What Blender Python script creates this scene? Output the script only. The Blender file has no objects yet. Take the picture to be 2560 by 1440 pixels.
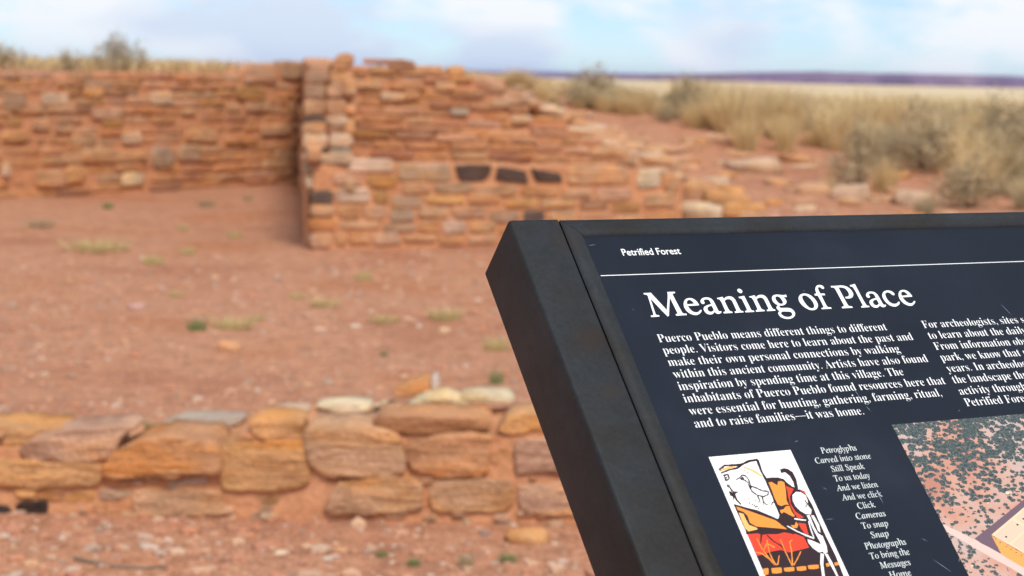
import bpy, bmesh, math, random
import numpy as np
from mathutils import Vector, Matrix, noise
from mathutils.geometry import tessellate_polygon

S = bpy.context.scene
COL = S.collection
R = math.radians

# ------------------------------------------------------------------ camera
F_PX, PITCH, ROLL, EYE = 4153.0, R(7.1676), R(1.1948), 1.55
_cp, _sp, _cr, _sr = math.cos(PITCH), math.sin(PITCH), math.cos(ROLL), math.sin(ROLL)
FWD = Vector((0, _cp, -_sp)); _UP = Vector((0, _sp, _cp)); _RT = Vector((1, 0, 0))
RIGHT = _cr * _RT + _sr * _UP
UPV = -_sr * _RT + _cr * _UP
CAM = Vector((0, 0, EYE))
cam_d = bpy.data.cameras.new('camera'); cam = bpy.data.objects.new('camera', cam_d); COL.objects.link(cam)
cam_d.sensor_width = 36; cam_d.lens = F_PX / 2560 * 36
cam_d.clip_start = 0.05; cam_d.clip_end = 60000
M3 = Matrix((RIGHT, UPV, -FWD)).transposed()
cam.matrix_world = Matrix.Translation(CAM) @ M3.to_4x4()
cam_d.dof.use_dof = True
cam_d.dof.focus_distance = 1.53
cam_d.dof.aperture_fstop = 8.0
S.camera = cam

# ------------------------------------------------------------------ world, sun, exposure
SUN_EL, SUN_AZ = R(50), R(160)          # azimuth clockwise from +Y (the view direction)
world = bpy.data.worlds.new('World'); S.world = world; world.use_nodes = True
nt = world.node_tree; nt.nodes.clear()
wo = nt.nodes.new('ShaderNodeOutputWorld'); bg = nt.nodes.new('ShaderNodeBackground')
sky = nt.nodes.new('ShaderNodeTexSky'); sky.sky_type = 'NISHITA'; sky.sun_disc = False
sky.sun_elevation = SUN_EL; sky.sun_rotation = SUN_AZ; sky.altitude = 1600; sky.air_density = 1.0; sky.dust_density = 0.2; sky.ozone_density = 3.0
tc = nt.nodes.new('ShaderNodeTexCoord')
mp = nt.nodes.new('ShaderNodeMapping'); mp.inputs['Scale'].default_value = (1.0, 1.0, 2.6); mp.inputs['Location'].default_value = (0.62, 0.0, 0.31)
n1 = nt.nodes.new('ShaderNodeTexNoise'); n1.inputs['Scale'].default_value = 8.5; n1.inputs['Detail'].default_value = 5; n1.inputs['Roughness'].default_value = 0.5
cr_ = nt.nodes.new('ShaderNodeValToRGB'); cr_.color_ramp.elements[0].position = 0.41; cr_.color_ramp.elements[1].position = 0.51
cr_.color_ramp.elements[0].color = (0.05, 0.05, 0.05, 1); cr_.color_ramp.elements[1].color = (1, 1, 1, 1)
mx = nt.nodes.new('ShaderNodeMix'); mx.data_type = 'RGBA'
skymul = nt.nodes.new('ShaderNodeVectorMath'); skymul.operation = 'MULTIPLY'; skymul.inputs[1].default_value = (0.66, 0.76, 0.92)
CLOUD = (6.9, 7.15, 7.4, 1)            # cloud radiance before the background strength
nt.links.new(tc.outputs['Generated'], mp.inputs[0]); nt.links.new(mp.outputs[0], n1.inputs['Vector'])
nt.links.new(n1.outputs['Fac'], cr_.inputs[0]); nt.links.new(cr_.outputs[0], mx.inputs['Factor'])
nt.links.new(sky.outputs[0], skymul.inputs[0]); nt.links.new(skymul.outputs[0], mx.inputs['A'])
n2 = nt.nodes.new('ShaderNodeTexNoise'); n2.inputs['Scale'].default_value = 5.0; n2.inputs['Detail'].default_value = 3
nt.links.new(mp.outputs[0], n2.inputs['Vector'])
cg = nt.nodes.new('ShaderNodeValToRGB'); cg.color_ramp.elements[0].position = 0.40; cg.color_ramp.elements[1].position = 0.50
cg.color_ramp.elements[0].color = (5.2 / 10, 5.9 / 10, 6.9 / 10, 1); cg.color_ramp.elements[1].color = (CLOUD[0] / 10, CLOUD[1] / 10, CLOUD[2] / 10, 1)
sc10 = nt.nodes.new('ShaderNodeVectorMath'); sc10.operation = 'SCALE'; sc10.inputs['Scale'].default_value = 10
nt.links.new(n2.outputs['Fac'], cg.inputs[0]); nt.links.new(cg.outputs[0], sc10.inputs[0]); nt.links.new(sc10.outputs[0], mx.inputs['B'])
nt.links.new(mx.outputs['Result'], bg.inputs[0]); bg.inputs[1].default_value = 0.10
nt.links.new(bg.outputs[0], wo.inputs[0])

sd = bpy.data.lights.new('sun', 'SUN'); sd.energy = 2.3; sd.angle = R(16); sd.color = (1.0, 0.94, 0.84)
so = bpy.data.objects.new('sun', sd); COL.objects.link(so)
TO_SUN = Vector((math.sin(SUN_AZ) * math.cos(SUN_EL), math.cos(SUN_AZ) * math.cos(SUN_EL), math.sin(SUN_EL)))
so.rotation_euler = TO_SUN.to_track_quat('Z', 'Y').to_euler()
S.view_settings.view_transform = 'Standard'; S.view_settings.look = 'None'
S.view_settings.exposure = 0.50; S.view_settings.gamma = 1.0; S.view_settings.use_curve_mapping = False
S.render.engine = 'CYCLES'
S.cycles.use_denoising = True
S.cycles.max_bounces = 6

# ------------------------------------------------------------------ helpers
def ray(px, py):
    return (RIGHT * ((px - 1280) / F_PX) - UPV * ((py - 720) / F_PX) + FWD)
def hit_z(px, py, z=0.0):
    d = ray(px, py); return CAM + d * ((z - EYE) / d.z)
def hit_plane(px, py, P0, n):
    d = ray(px, py); return CAM + d * ((P0 - CAM).dot(n) / d.dot(n))
def at_depth(px, py, Y):
    d = ray(px, py); return CAM + d * (Y / d.y)

def mat(name, color=(.5, .5, .5), rough=.8, spec=.5, **k):
    m = bpy.data.materials.new(name); m.use_nodes = True
    b = m.node_tree.nodes['Principled BSDF']
    b.inputs['Base Color'].default_value = (*color, 1); b.inputs['Roughness'].default_value = rough
    b.inputs['Specular IOR Level'].default_value = spec
    return m
def N(m, t): return m.node_tree.nodes.new(t)
def L(m, a, b): m.node_tree.links.new(a, b)
def bsdf(m): return m.node_tree.nodes['Principled BSDF']
def noise_node(m, scale, detail=4, rough=.55, vec=None, mapping=None, dist=0):
    n = N(m, 'ShaderNodeTexNoise'); n.inputs['Scale'].default_value = scale; n.inputs['Detail'].default_value = detail
    n.inputs['Roughness'].default_value = rough; n.inputs['Distortion'].default_value = dist
    if vec is None:
        t = N(m, 'ShaderNodeTexCoord'); vec = t.outputs['Object']
    if mapping:
        mp = N(m, 'ShaderNodeMapping'); mp.inputs['Scale'].default_value = mapping; L(m, vec, mp.inputs[0]); vec = mp.outputs[0]
    L(m, vec, n.inputs['Vector']); return n
def ramp(m, src, stops):
    r = N(m, 'ShaderNodeValToRGB'); e = r.color_ramp.elements
    while len(e) < len(stops): e.new(0.5)
    for i, (p, c) in enumerate(stops):
        e[i].position = p; e[i].color = (*c, 1) if len(c) == 3 else c
    L(m, src, r.inputs[0]); return r
def mixc(m, fac, a, b, mode='MIX'):
    x = N(m, 'ShaderNodeMix'); x.data_type = 'RGBA'; x.blend_type = mode
    for s, v in ((x.inputs['Factor'], fac), (x.inputs['A'], a), (x.inputs['B'], b)):
        if isinstance(v, (int, float)): s.default_value = v
        elif isinstance(v, tuple): s.default_value = (*v, 1)
        else: L(m, v, s)
    return x.outputs['Result']
def bump(m, src, strength, dist=.01):
    b = N(m, 'ShaderNodeBump'); b.inputs['Strength'].default_value = strength; b.inputs['Distance'].default_value = dist
    L(m, src, b.inputs['Height']); L(m, b.outputs[0], bsdf(m).inputs['Normal']); return b
def g3(v): return (v, v, v)

def link(name, me, m=None, parent=None, loc=None, color=None):
    o = bpy.data.objects.new(name, me); COL.objects.link(o)
    if m is not None and me is not None and not me.materials: me.materials.append(m)
    if parent is not None: o.parent = parent
    if loc is not None: o.location = loc
    if color is not None: o.color = (*color, 0)
    return o
def tag(o, label=None, cat=None, group=None, kind=None):
    if label: o['label'] = label
    if cat: o['category'] = cat
    if group: o['group'] = group
    if kind: o['kind'] = kind
    return o
def empty(name, loc, label, cat, group=None):
    o = bpy.data.objects.new(name, None); COL.objects.link(o); o.location = loc; o.empty_display_size = .1
    return tag(o, label, cat, group)
def mesh(name, verts, faces, smooth=False):
    me = bpy.data.meshes.new(name); me.from_pydata([tuple(v) for v in verts], [], faces); me.update()
    if smooth: me.polygons.foreach_set('use_smooth', [True] * len(me.polygons))
    return me

# ------------------------------------------------------------------ materials
# soil
M_SOIL = mat('red_soil', rough=.95, spec=.15)
geo = N(M_SOIL, 'ShaderNodeNewGeometry')
a = noise_node(M_SOIL, .55, 5, .6, geo.outputs['Position'])
b_ = noise_node(M_SOIL, 9, 5, .65, geo.outputs['Position'])
c_ = noise_node(M_SOIL, 70, 3, .7, geo.outputs['Position'])
base = ramp(M_SOIL, a.outputs['Fac'], [(.34, (.385, .172, .100)), (.50, (.465, .235, .143)), (.66, (.425, .182, .094))])
mid = ramp(M_SOIL, b_.outputs['Fac'], [(.32, (.72, .70, .70)), (.5, g3(1.0)), (.68, (1.20, 1.18, 1.16))])
fin = ramp(M_SOIL, c_.outputs['Fac'], [(.34, (.56, .48, .44)), (.48, g3(1.0)), (.62, (1.30, 1.27, 1.24))])
x1 = mixc(M_SOIL, 1.0, base.outputs[0], mid.outputs[0], 'MULTIPLY')
x2 = mixc(M_SOIL, 1.0, x1, fin.outputs[0], 'MULTIPLY')
# grassed and far land: colour follows the distance from the ruins (a real change of ground cover)
sep = N(M_SOIL, 'ShaderNodeSeparateXYZ'); L(M_SOIL, geo.outputs['Position'], sep.inputs[0])
far = N(M_SOIL, 'ShaderNodeMapRange'); far.inputs['From Min'].default_value = 150; far.inputs['From Max'].default_value = 700
L(M_SOIL, sep.outputs['Y'], far.inputs['Value'])
fn = noise_node(M_SOIL, .004, 4, .5, geo.outputs['Position'], mapping=(1, .35, 1))
farc = ramp(M_SOIL, fn.outputs['Fac'], [(.35, (.56, .42, .22)), (.55, (.70, .54, .30)), (.7, (.62, .47, .27))])
gr = N(M_SOIL, 'ShaderNodeMapRange'); gr.inputs['From Min'].default_value = 25; gr.inputs['From Max'].default_value = 45
L(M_SOIL, sep.outputs['Y'], gr.inputs['Value'])
gn = noise_node(M_SOIL, .5, 4, .6, geo.outputs['Position'])
grc = ramp(M_SOIL, gn.outputs['Fac'], [(.3, (.20, .15, .085)), (.6, (.36, .27, .15)), (.75, (.40, .22, .13))])
x3 = mixc(M_SOIL, gr.outputs[0], x2, grc.outputs[0])
x4 = mixc(M_SOIL, far.outputs[0], x3, farc.outputs[0])
L(M_SOIL, x4, bsdf(M_SOIL).inputs['Base Color'])
ad = N(M_SOIL, 'ShaderNodeMath'); ad.operation = 'ADD'; L(M_SOIL, b_.outputs['Fac'], ad.inputs[0]); L(M_SOIL, c_.outputs['Fac'], ad.inputs[1])
bump(M_SOIL, ad.outputs[0], .6, .03)

def stone_mat(name, rough=.9):
    m = mat(name, rough=rough, spec=.2)
    oi = N(m, 'ShaderNodeObjectInfo'); g = N(m, 'ShaderNodeNewGeometry')
    off = N(m, 'ShaderNodeVectorMath'); off.operation = 'MULTIPLY_ADD'
    cb = N(m, 'ShaderNodeCombineXYZ'); L(m, oi.outputs['Random'], cb.inputs[0]); L(m, oi.outputs['Random'], cb.inputs[2])
    off.inputs[1].default_value = (37, 0, 53); L(m, cb.outputs[0], off.inputs[0]); L(m, g.outputs['Position'], off.inputs[2])
    st = noise_node(m, 3.2, 5, .62, off.outputs[0], mapping=(.8, .8, 5.5), dist=.6)
    pt = noise_node(m, 5.5, 4, .6, off.outputs[0])
    fi = noise_node(m, 60, 3, .7, off.outputs[0])
    c1 = ramp(m, st.outputs['Fac'], [(.30, (.76, .70, .64)), (.46, g3(1.0)), (.60, (1.08, 1.05, 1.0)), (.75, (.90, .84, .80))])
    c2 = ramp(m, pt.outputs['Fac'], [(.32, (.80, .76, .72)), (.5, g3(1.0)), (.68, (1.16, 1.13, 1.12))])
    c3 = ramp(m, fi.outputs['Fac'], [(.3, g3(.82)), (.5, g3(1)), (.7, g3(1.14))])
    lg = noise_node(m, 2.1, 3, .55, off.outputs[0], mapping=(1, 1, 2.2), dist=.8)
    tint = ramp(m, lg.outputs['Fac'], [(.36, (1.08, .96, .78)), (.48, g3(1.0)), (.60, (.97, .98, 1.04)), (.74, (.80, .78, .78))])
    x = mixc(m, 1.0, oi.outputs['Color'], tint.outputs[0], 'MULTIPLY')
    strong = ramp(m, lg.outputs['Fac'], [(.34, (1.16, .96, .66)), (.46, g3(1.0)), (.56, (.95, .97, 1.08)), (.68, (.62, .56, .55))])
    xs_ = mixc(m, 1.0, oi.outputs['Color'], strong.outputs[0], 'MULTIPLY')
    x = mixc(m, oi.outputs['Alpha'], x, xs_)
    x = mixc(m, 1.0, x, c1.outputs[0], 'MULTIPLY')
    x = mixc(m, 1.0, x, c2.outputs[0], 'MULTIPLY'); x = mixc(m, 1.0, x, c3.outputs[0], 'MULTIPLY')
    L(m, x, bsdf(m).inputs['Base Color'])
    ad = N(m, 'ShaderNodeMath'); ad.operation = 'MULTIPLY_ADD'; L(m, fi.outputs['Fac'], ad.inputs[0]); ad.inputs[1].default_value = .35; L(m, st.outputs['Fac'], ad.inputs[2])
    bump(m, ad.outputs[0], 1.0, .05)
    return m
M_STONE = stone_mat('sandstone')

M_MUD = mat('mud_mortar', rough=.95, spec=.15)
g = N(M_MUD, 'ShaderNodeNewGeometry')
a = noise_node(M_MUD, 2.2, 5, .6, g.outputs['Position']); b_ = noise_node(M_MUD, 28, 4, .65, g.outputs['Position'])
c1 = ramp(M_MUD, a.outputs['Fac'], [(.3, (.50, .225, .11)), (.55, (.56, .265, .135)), (.75, (.53, .27, .155))])
c2 = ramp(M_MUD, b_.outputs['Fac'], [(.3, g3(.78)), (.5, g3(1)), (.7, g3(1.18))])
L(M_MUD, mixc(M_MUD, 1.0, c1.outputs[0], c2.outputs[0], 'MULTIPLY'), bsdf(M_MUD).inputs['Base Color'])
bump(M_MUD, b_.outputs['Fac'], .7, .02)

def island_mat(name, stops, rough=.9, trans=0, spec=.2):
    m = mat(name, rough=rough, spec=spec); g = N(m, 'ShaderNodeNewGeometry')
    r = ramp(m, g.outputs['Random Per Island'], stops)
    L(m, r.outputs[0], bsdf(m).inputs['Base Color'])
    if trans:
        t = N(m, 'ShaderNodeBsdfTranslucent'); L(m, r.outputs[0], t.inputs[0]); x = N(m, 'ShaderNodeMixShader'); x.inputs[0].default_value = trans
        out = [n for n in m.node_tree.nodes if n.type == 'OUTPUT_MATERIAL'][0]
        L(m, bsdf(m).outputs[0], x.inputs[1]); L(m, t.outputs[0], x.inputs[2]); L(m, x.outputs[0], out.inputs['Surface'])
    return m
M_GRAVEL = island_mat('gravel', [(0, (.50, .22, .12)), (.3, (.42, .20, .13)), (.55, (.56, .34, .22)), (.75, (.34, .22, .16)), (.92, (.56, .42, .33)), (1, (.52, .28, .14))])
M_STRAW = island_mat('dry_grass_blades', [(0, (.80, .61, .33)), (.35, (.70, .52, .27)), (.6, (.85, .68, .42)), (.8, (.52, .39, .20)), (1, (.56, .46, .23))], trans=.4)
M_STRAW2 = island_mat('grey_grass_blades', [(0, (.52, .42, .28)), (.4, (.42, .35, .22)), (.7, (.62, .51, .34)), (1, (.40, .35, .22))], trans=.4)
M_SAGE = island_mat('sagebrush_leaves', [(0, (.34, .28, .17)), (.3, (.46, .37, .23)), (.6, (.58, .46, .29)), (.85, (.18, .13, .08)), (1, (.68, .54, .33))], trans=.25)
M_TWIG = mat('twig_bark', (.17, .12, .085), .9)
M_GREEN = island_mat('green_weed', [(0, (.14, .20, .07)), (.5, (.20, .26, .10)), (1, (.28, .30, .14))])
M_PALE = island_mat('pale_weed', [(0, (.56, .45, .20)), (.5, (.64, .52, .27)), (1, (.44, .40, .18))], trans=.3)

# ------------------------------------------------------------------ terrain
P_A0 = hit_z(-20, 498); P_A1 = hit_z(752, 456)           # back wall base line
P_L0 = hit_z(770, 625)                                   # near-left corner of the low wall
YL0 = P_L0.y; XL0 = P_L0.x
P_L1 = Vector((1.78, YL0 + 1.25, 0))
XW1 = P_A1.x; YW1 = P_A1.y                               # cross wall meets back wall
def sstep(a, b, x):
    t = min(1, max(0, (x - a) / (b - a))); return t * t * (3 - 2 * t)
def yA(x): return P_A0.y + (x - P_A0.x) * (P_A1.y - P_A0.y) / (P_A1.x - P_A0.x)
P_B0 = at_depth(876, 400, YL0 + 1.7); P_B1 = at_depth(1600, 400, YL0 + 1.9)
P_B0.z = P_B1.z = 0
def yB(x): return P_B0.y + (x - P_B0.x) * (P_B1.y - P_B0.y) / (P_B1.x - P_B0.x)
def yL(x): return P_L0.y + (x - P_L0.x) * (P_L1.y - P_L0.y) / (P_L1.x - P_L0.x)
def xW(y): return XL0 + .2 + (y - YL0) * (XW1 - XL0) / (YW1 - YL0)
def height(x, y):
    n = noise.noise(Vector((x * .35, y * .35, 0))) * .05 + noise.noise(Vector((x * 1.3, y * 1.3, 3))) * .018
    hi = 1.55 + (.86 - 1.55) * sstep(-1.5, 5.5, x - (y - 20) * .02)
    up = hi
    if y < 60 and x > .2:
        lo = .10 * sstep(9, 13, y) * sstep(1.5, 2.2, x) + .26 * sstep(12.5, 15.5, y)
        t = sstep(15.0, 24.5, y)
        up = lo + (hi - lo) * t
    far = sstep(42, 75, y) * .9 + sstep(70, 900, y) * 11 - sstep(2300, 6300, y) * 19
    if x < xW(y) or (y < yL(x) + 0.2 and x < 1.9):
        if x < xW(y):
            z = 0 if y < yA(x) + .22 else 1.55
        else: z = 0
    elif x < P_B1.x + .1 and y < yB(x) + .2:
        z = .70 - .12 * sstep(.5, 1.8, x)
    elif x < P_B1.x + .3 and y < yB(x) + 6:
        topb = 1.55 - .95 * sstep(P_B0.x + 1.4, P_B1.x, x)
        z = topb + (up - topb) * sstep(0, 6, y - yB(x))
    else:
        z = up
        if y < YL0 + 1.5 and x < 2.3: z *= sstep(1.75, 2.3, x)
    if y < 9.5: z = 0
    return z + n * (1 if y > 7 else .5) - far
xs = sorted(set([round(-9 + .13 * i, 3) for i in range(150)]) | set([-9 - .35 * 1.11 ** i for i in range(1, 96)]) | set([10.4 + .35 * 1.11 ** i for i in range(1, 96)]))
ys = sorted(set([round(-3 + .5 * i, 3) for i in range(14)]) | set([round(4 + .13 * i, 3) for i in range(190)]) | set([28.7 + .3 * 1.085 ** i for i in range(1, 131)]) | {-8, -20, -60, -200})
V = [(x, y, height(x, y)) for y in ys for x in xs]
nx = len(xs)
Fc = [(j * nx + i, j * nx + i + 1, (j + 1) * nx + i + 1, (j + 1) * nx + i) for j in range(len(ys) - 1) for i in range(nx - 1)]
gme = mesh('ground', V, Fc, True)
tag(link('ground', gme, M_SOIL), 'red sandy soil of the ruined rooms, running out to the grassy plain', kind='structure')

# far mesas as real landforms
def mesa(name, label, Y, x0, x1, prof, depth, m, base=-60):
    n = 90; vs = []; fs = []
    for i in range(n + 1):
        t = i / n; x = x0 + (x1 - x0) * t
        h = prof(t)
        h += (noise.noise(Vector((t * 30, Y * .01, 0))) * .05) * abs(h)
        yy = Y + noise.noise(Vector((t * 22, 5, 0))) * depth * .25
        vs += [(x, yy, base), (x, yy + depth * .10, 4 + (h - 4) * .45), (x, yy + depth * .2, h), (x, yy + depth * 1.0, h * .99), (x, yy + depth * 1.2, base)]
    for i in range(n):
        for k in range(4):
            q = i * 5 + k; fs.append((q, q + 5, q + 6, q + 1))
    o = link(name, mesh(name, vs, fs), m); tag(o, label, kind='structure')
M_MESA = mat('mesa_rock', (.20, .125, .15), .95, .1)
g = N(M_MESA, 'ShaderNodeNewGeometry'); a = noise_node(M_MESA, .004, 4, .6, g.outputs['Position'], mapping=(1, 1, 14))
L(M_MESA, ramp(M_MESA, a.outputs['Fac'], [(.35, (.13, .08, .14)), (.55, (.22, .13, .18)), (.7, (.28, .18, .20))]).outputs[0], bsdf(M_MESA).inputs['Base Color'])

# ------------------------------------------------------------------ stones
def loft_stone(outline, front, depth, bulge, seed, smooth=True, rough=.004, chip=0):
    """outline: list of (s, z) in the wall plane; returns verts in (s, t, z) with t towards the back"""
    rnd = random.Random(seed)
    for _ in range(1):
        o2 = []
        for i in range(len(outline)):
            p = outline[i]; q = outline[(i + 1) % len(outline)]
            o2.append((p[0] * .89 + q[0] * .11, p[1] * .89 + q[1] * .11)); o2.append((p[0] * .11 + q[0] * .89, p[1] * .11 + q[1] * .89))
        outline = o2
    if chip:                                              # broken, gritty edges for the stones near enough to show them
        o3 = []
        for i in range(len(outline)):
            p = outline[i]; q = outline[(i + 1) % len(outline)]; l = math.hypot(q[0] - p[0], q[1] - p[1]); k = max(1, int(l / .02))
            for j in range(k):
                t = j / k; s_ = p[0] + (q[0] - p[0]) * t; z_ = p[1] + (q[1] - p[1]) * t
                o3.append((s_ + noise.noise(Vector((s_ * 16, z_ * 16, seed))) * chip * 1.6 + rnd.uniform(-.3, .3) * chip, z_ + noise.noise(Vector((s_ * 16, z_ * 16, seed + 9))) * chip * 1.6 + rnd.uniform(-.3, .3) * chip))
        outline = o3
    cx = sum(p[0] for p in outline) / len(outline); cz = sum(p[1] for p in outline) / len(outline)
    n = len(outline); vs = []
    rings = [(.93, depth), (1.0, depth * .55), (1.0, .1 * bulge), (.98, -.55 * bulge), (.91, -.9 * bulge), (.5, -1.0 * bulge)]
    if chip: rings = [(.93, depth), (1.0, depth * .55), (1.0, .0), (.985, -.6 * bulge), (.95, -.85 * bulge), (.86, -.95 * bulge), (.74, -1.0 * bulge), (.60, -1.0 * bulge), (.45, -1.0 * bulge), (.25, -1.0 * bulge)]
    for k, (f, t) in enumerate(rings):
        for (s, z) in outline:
            ns = noise.noise(Vector((s * 9 + seed, z * 9, t * 9))) * rough * 1.6
            if chip and k > 2:
                S_, Z_ = cx + (s - cx) * f, cz + (z - cz) * f
                tt = t + (abs(noise.noise(Vector((S_ * 4.5, Z_ * 8 + seed, 2)))) - .25) * .013 + noise.noise(Vector((S_ * 22, Z_ * 34, seed))) * .0045
                vs.append((S_ + ns * .4, front + tt, Z_ + ns * .4)); continue
            vs.append((cx + (s - cx) * f + ns, front + t + noise.noise(Vector((s * 6, z * 7 + seed, k))) * bulge * (.55 if k > 2 else .2), cz + (z - cz) * f + ns))
    vs.append((cx, front - bulge * (1.0 + rnd.uniform(-.2, .2)), cz)); vs.append((cx, front + depth, cz))
    fs = []
    for k in range(len(rings) - 1):
        for i in range(n):
            j = (i + 1) % n
            fs.append((k * n + i, k * n + j, (k + 1) * n + j, (k + 1) * n + i))
    e = (len(rings) - 1) * n
    for i in range(n):
        j = (i + 1) % n
        fs.append((e + i, e + j, len(vs) - 2)); fs.append((j, i, len(vs) - 1))
    return vs, fs

class Plane:
    """a wall plane: s runs from P0 to P1, t to the back (horizontal normal)"""
    def __init__(s, P0, P1):
        s.P0 = Vector((P0.x, P0.y, 0)); s.u = (Vector((P1.x, P1.y, 0)) - s.P0); s.len = s.u.length; s.u.normalize()
        s.b = Vector((-s.u.y, s.u.x, 0))
    def px(s, px, py, t=0):
        h = hit_plane(px, py, s.P0 + s.b * t, s.b); d = h - s.P0
        return (d.dot(s.u), h.z)
    def world(s, v):
        return s.P0 + s.u * v[0] + s.b * v[1] + Vector((0, 0, v[2]))

PAL = {
 'tan': (.57, .325, .18), 'pinktan': (.57, .33, .205), 'gold': (.62, .325, .14), 'orange': (.56, .28, .135), 'red': (.51, .245, .135),
 'pale': (.64, .44, .30), 'cream': (.72, .56, .38), 'gray': (.42, .29, .20), 'graytan': (.46, .29, .18), 'dark': (.15, .105, .085),
 'black': (.055, .038, .034), 'ochre': (.48, .25, .10), 'brown': (.42, .215, .12), 'yellow': (.70, .56, .36), 'bluegray': (.46, .365, .28)}
def jit(c, rnd, a=.09):
    f = 1 + rnd.uniform(-a, a); return tuple(max(.02, min(.85, v * f * (1 + rnd.uniform(-a * .4, a * .4)))) for v in c)

def put_stone(parent, pl, outline, col, depth=.2, front=0, bulge=.02, seed=0, label=None, name='stone', chip=0):
    vs, fs = loft_stone(outline, front, depth, bulge, seed, rough=.006, chip=chip)
    W = [pl.world(v) for v in vs]
    c = sum(W, Vector()) / len(W)
    me = mesh('stone', [w - c for w in W], fs, True)
    o = link(name, me, M_STONE, parent, c - parent.location, col)
    if chip: o.color[3] = 1.0                              # the near stones show their own banding more
    if label: o['label'] = label
    return o
def rect_outline(s0, z0, s1, z1, rnd, j=.12):
    w = s1 - s0; h = z1 - z0; J = lambda: rnd.uniform(-j, j)
    r = .16
    return [(s0 + r * h + J() * h, z0 + J() * h * .4), ((s0 + s1) / 2 + J() * w, z0 + J() * h * .35), (s1 - r * h + J() * h, z0 + J() * h * .4), (s1 + J() * h * .4, z0 + (.3 + J() * .5) * h),
            (s1 + J() * h * .4, z1 - (.28 + J() * .5) * h), (s1 - (r + .06) * h + J() * h, z1 + J() * h * .4), ((s0 + s1) / 2 + J() * w, z1 + J() * h * .45), (s0 + (r + .06) * h + J() * h, z1 + J() * h * .4),
            (s0 + J() * h * .4, z1 - .28 * h), (s0 + J() * h * .4, z0 + .3 * h)]
def interp(pts, x):
    if x <= pts[0][0]: return pts[0][1]
    for a, b in zip(pts, pts[1:]):
        if x <= b[0]: return a[1] + (b[1] - a[1]) * (x - a[0]) / (b[0] - a[0])
    return pts[-1][1]
def mortar(parent, pl, s0, s1, top, z0, front, thick, seed, step=.07, drop=.04, sink=.25):
    n = max(4, int((s1 - s0) / step)); m = 14; vs = []; fs = []
    for i in range(n + 1):
        s = s0 + (s1 - s0) * i / n; zt = top(s) - drop + noise.noise(Vector((s * 5, seed, 0))) * .025
        col = []
        for k in range(m + 1):
            z = (z0 - sink) + (zt - z0 + sink) * k / m
            col.append((s, front + noise.noise(Vector((s * 6, z * 8, seed))) * .012, z))
        for k in range(1, 5):
            col.append((s, front + thick * k / 4, zt + noise.noise(Vector((s * 5, k, seed + 4))) * .02))
        col.append((s, front + thick, z0 - sink))
        vs += col
    q = m + 6
    for i in range(n):
        for k in range(q - 1):
            a = i * q + k; fs.append((a, a + q, a + q + 1, a + 1))
        fs.append((i * q + q - 1, (i + 1) * q + q - 1, (i + 1) * q, i * q))
    fs.append(tuple(range(q))); fs.append(tuple(reversed(range(n * q, n * q + q))))
    W = [pl.world(v) - parent.location for v in vs]
    return link('mortar', mesh('mortar', W, fs, False), M_MUD, parent)
def random_rows(parent, pl, s0, s1, top, z0, rowh, sw, pal, seed, front=-.02, depth=.16, manual=(), limit=300, over=.03, gap=.10):
    rnd = random.Random(seed); z = z0; cnt = 0
    zmax = max(top(s0 + (s1 - s0) * i / 40) for i in range(41))
    r = 0
    while z < zmax and cnt < limit:
        h = rnd.uniform(*rowh); s = s0 - rnd.uniform(0, .2)
        while s < s1 and cnt < limit:
            w = rnd.uniform(*sw); mid = s + w / 2
            zz = z + noise.noise(Vector((mid * .9, seed, r * .2))) * .05
            hh = h * rnd.uniform(.72, 1.05)
            if mid > s0 and mid < s1 and zz + hh < top(mid) + over and not any(a - .02 < mid < b + .02 and c - .01 < zz + hh / 2 < d + .01 for (a, c, b, d) in manual):
                ol = rect_outline(s + gap * h, zz + gap * .6 * h, s + w - gap * h, zz + hh - gap * .4 * h, rnd)
                put_stone(parent, pl, ol, jit(pal[rnd.randrange(len(pal))], rnd, .10), depth, front + rnd.uniform(-.018, .018), rnd.uniform(.006, .018), seed * 1000 + cnt)
                cnt += 1
            s += w
        z += h; r += 1
    return cnt

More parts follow.
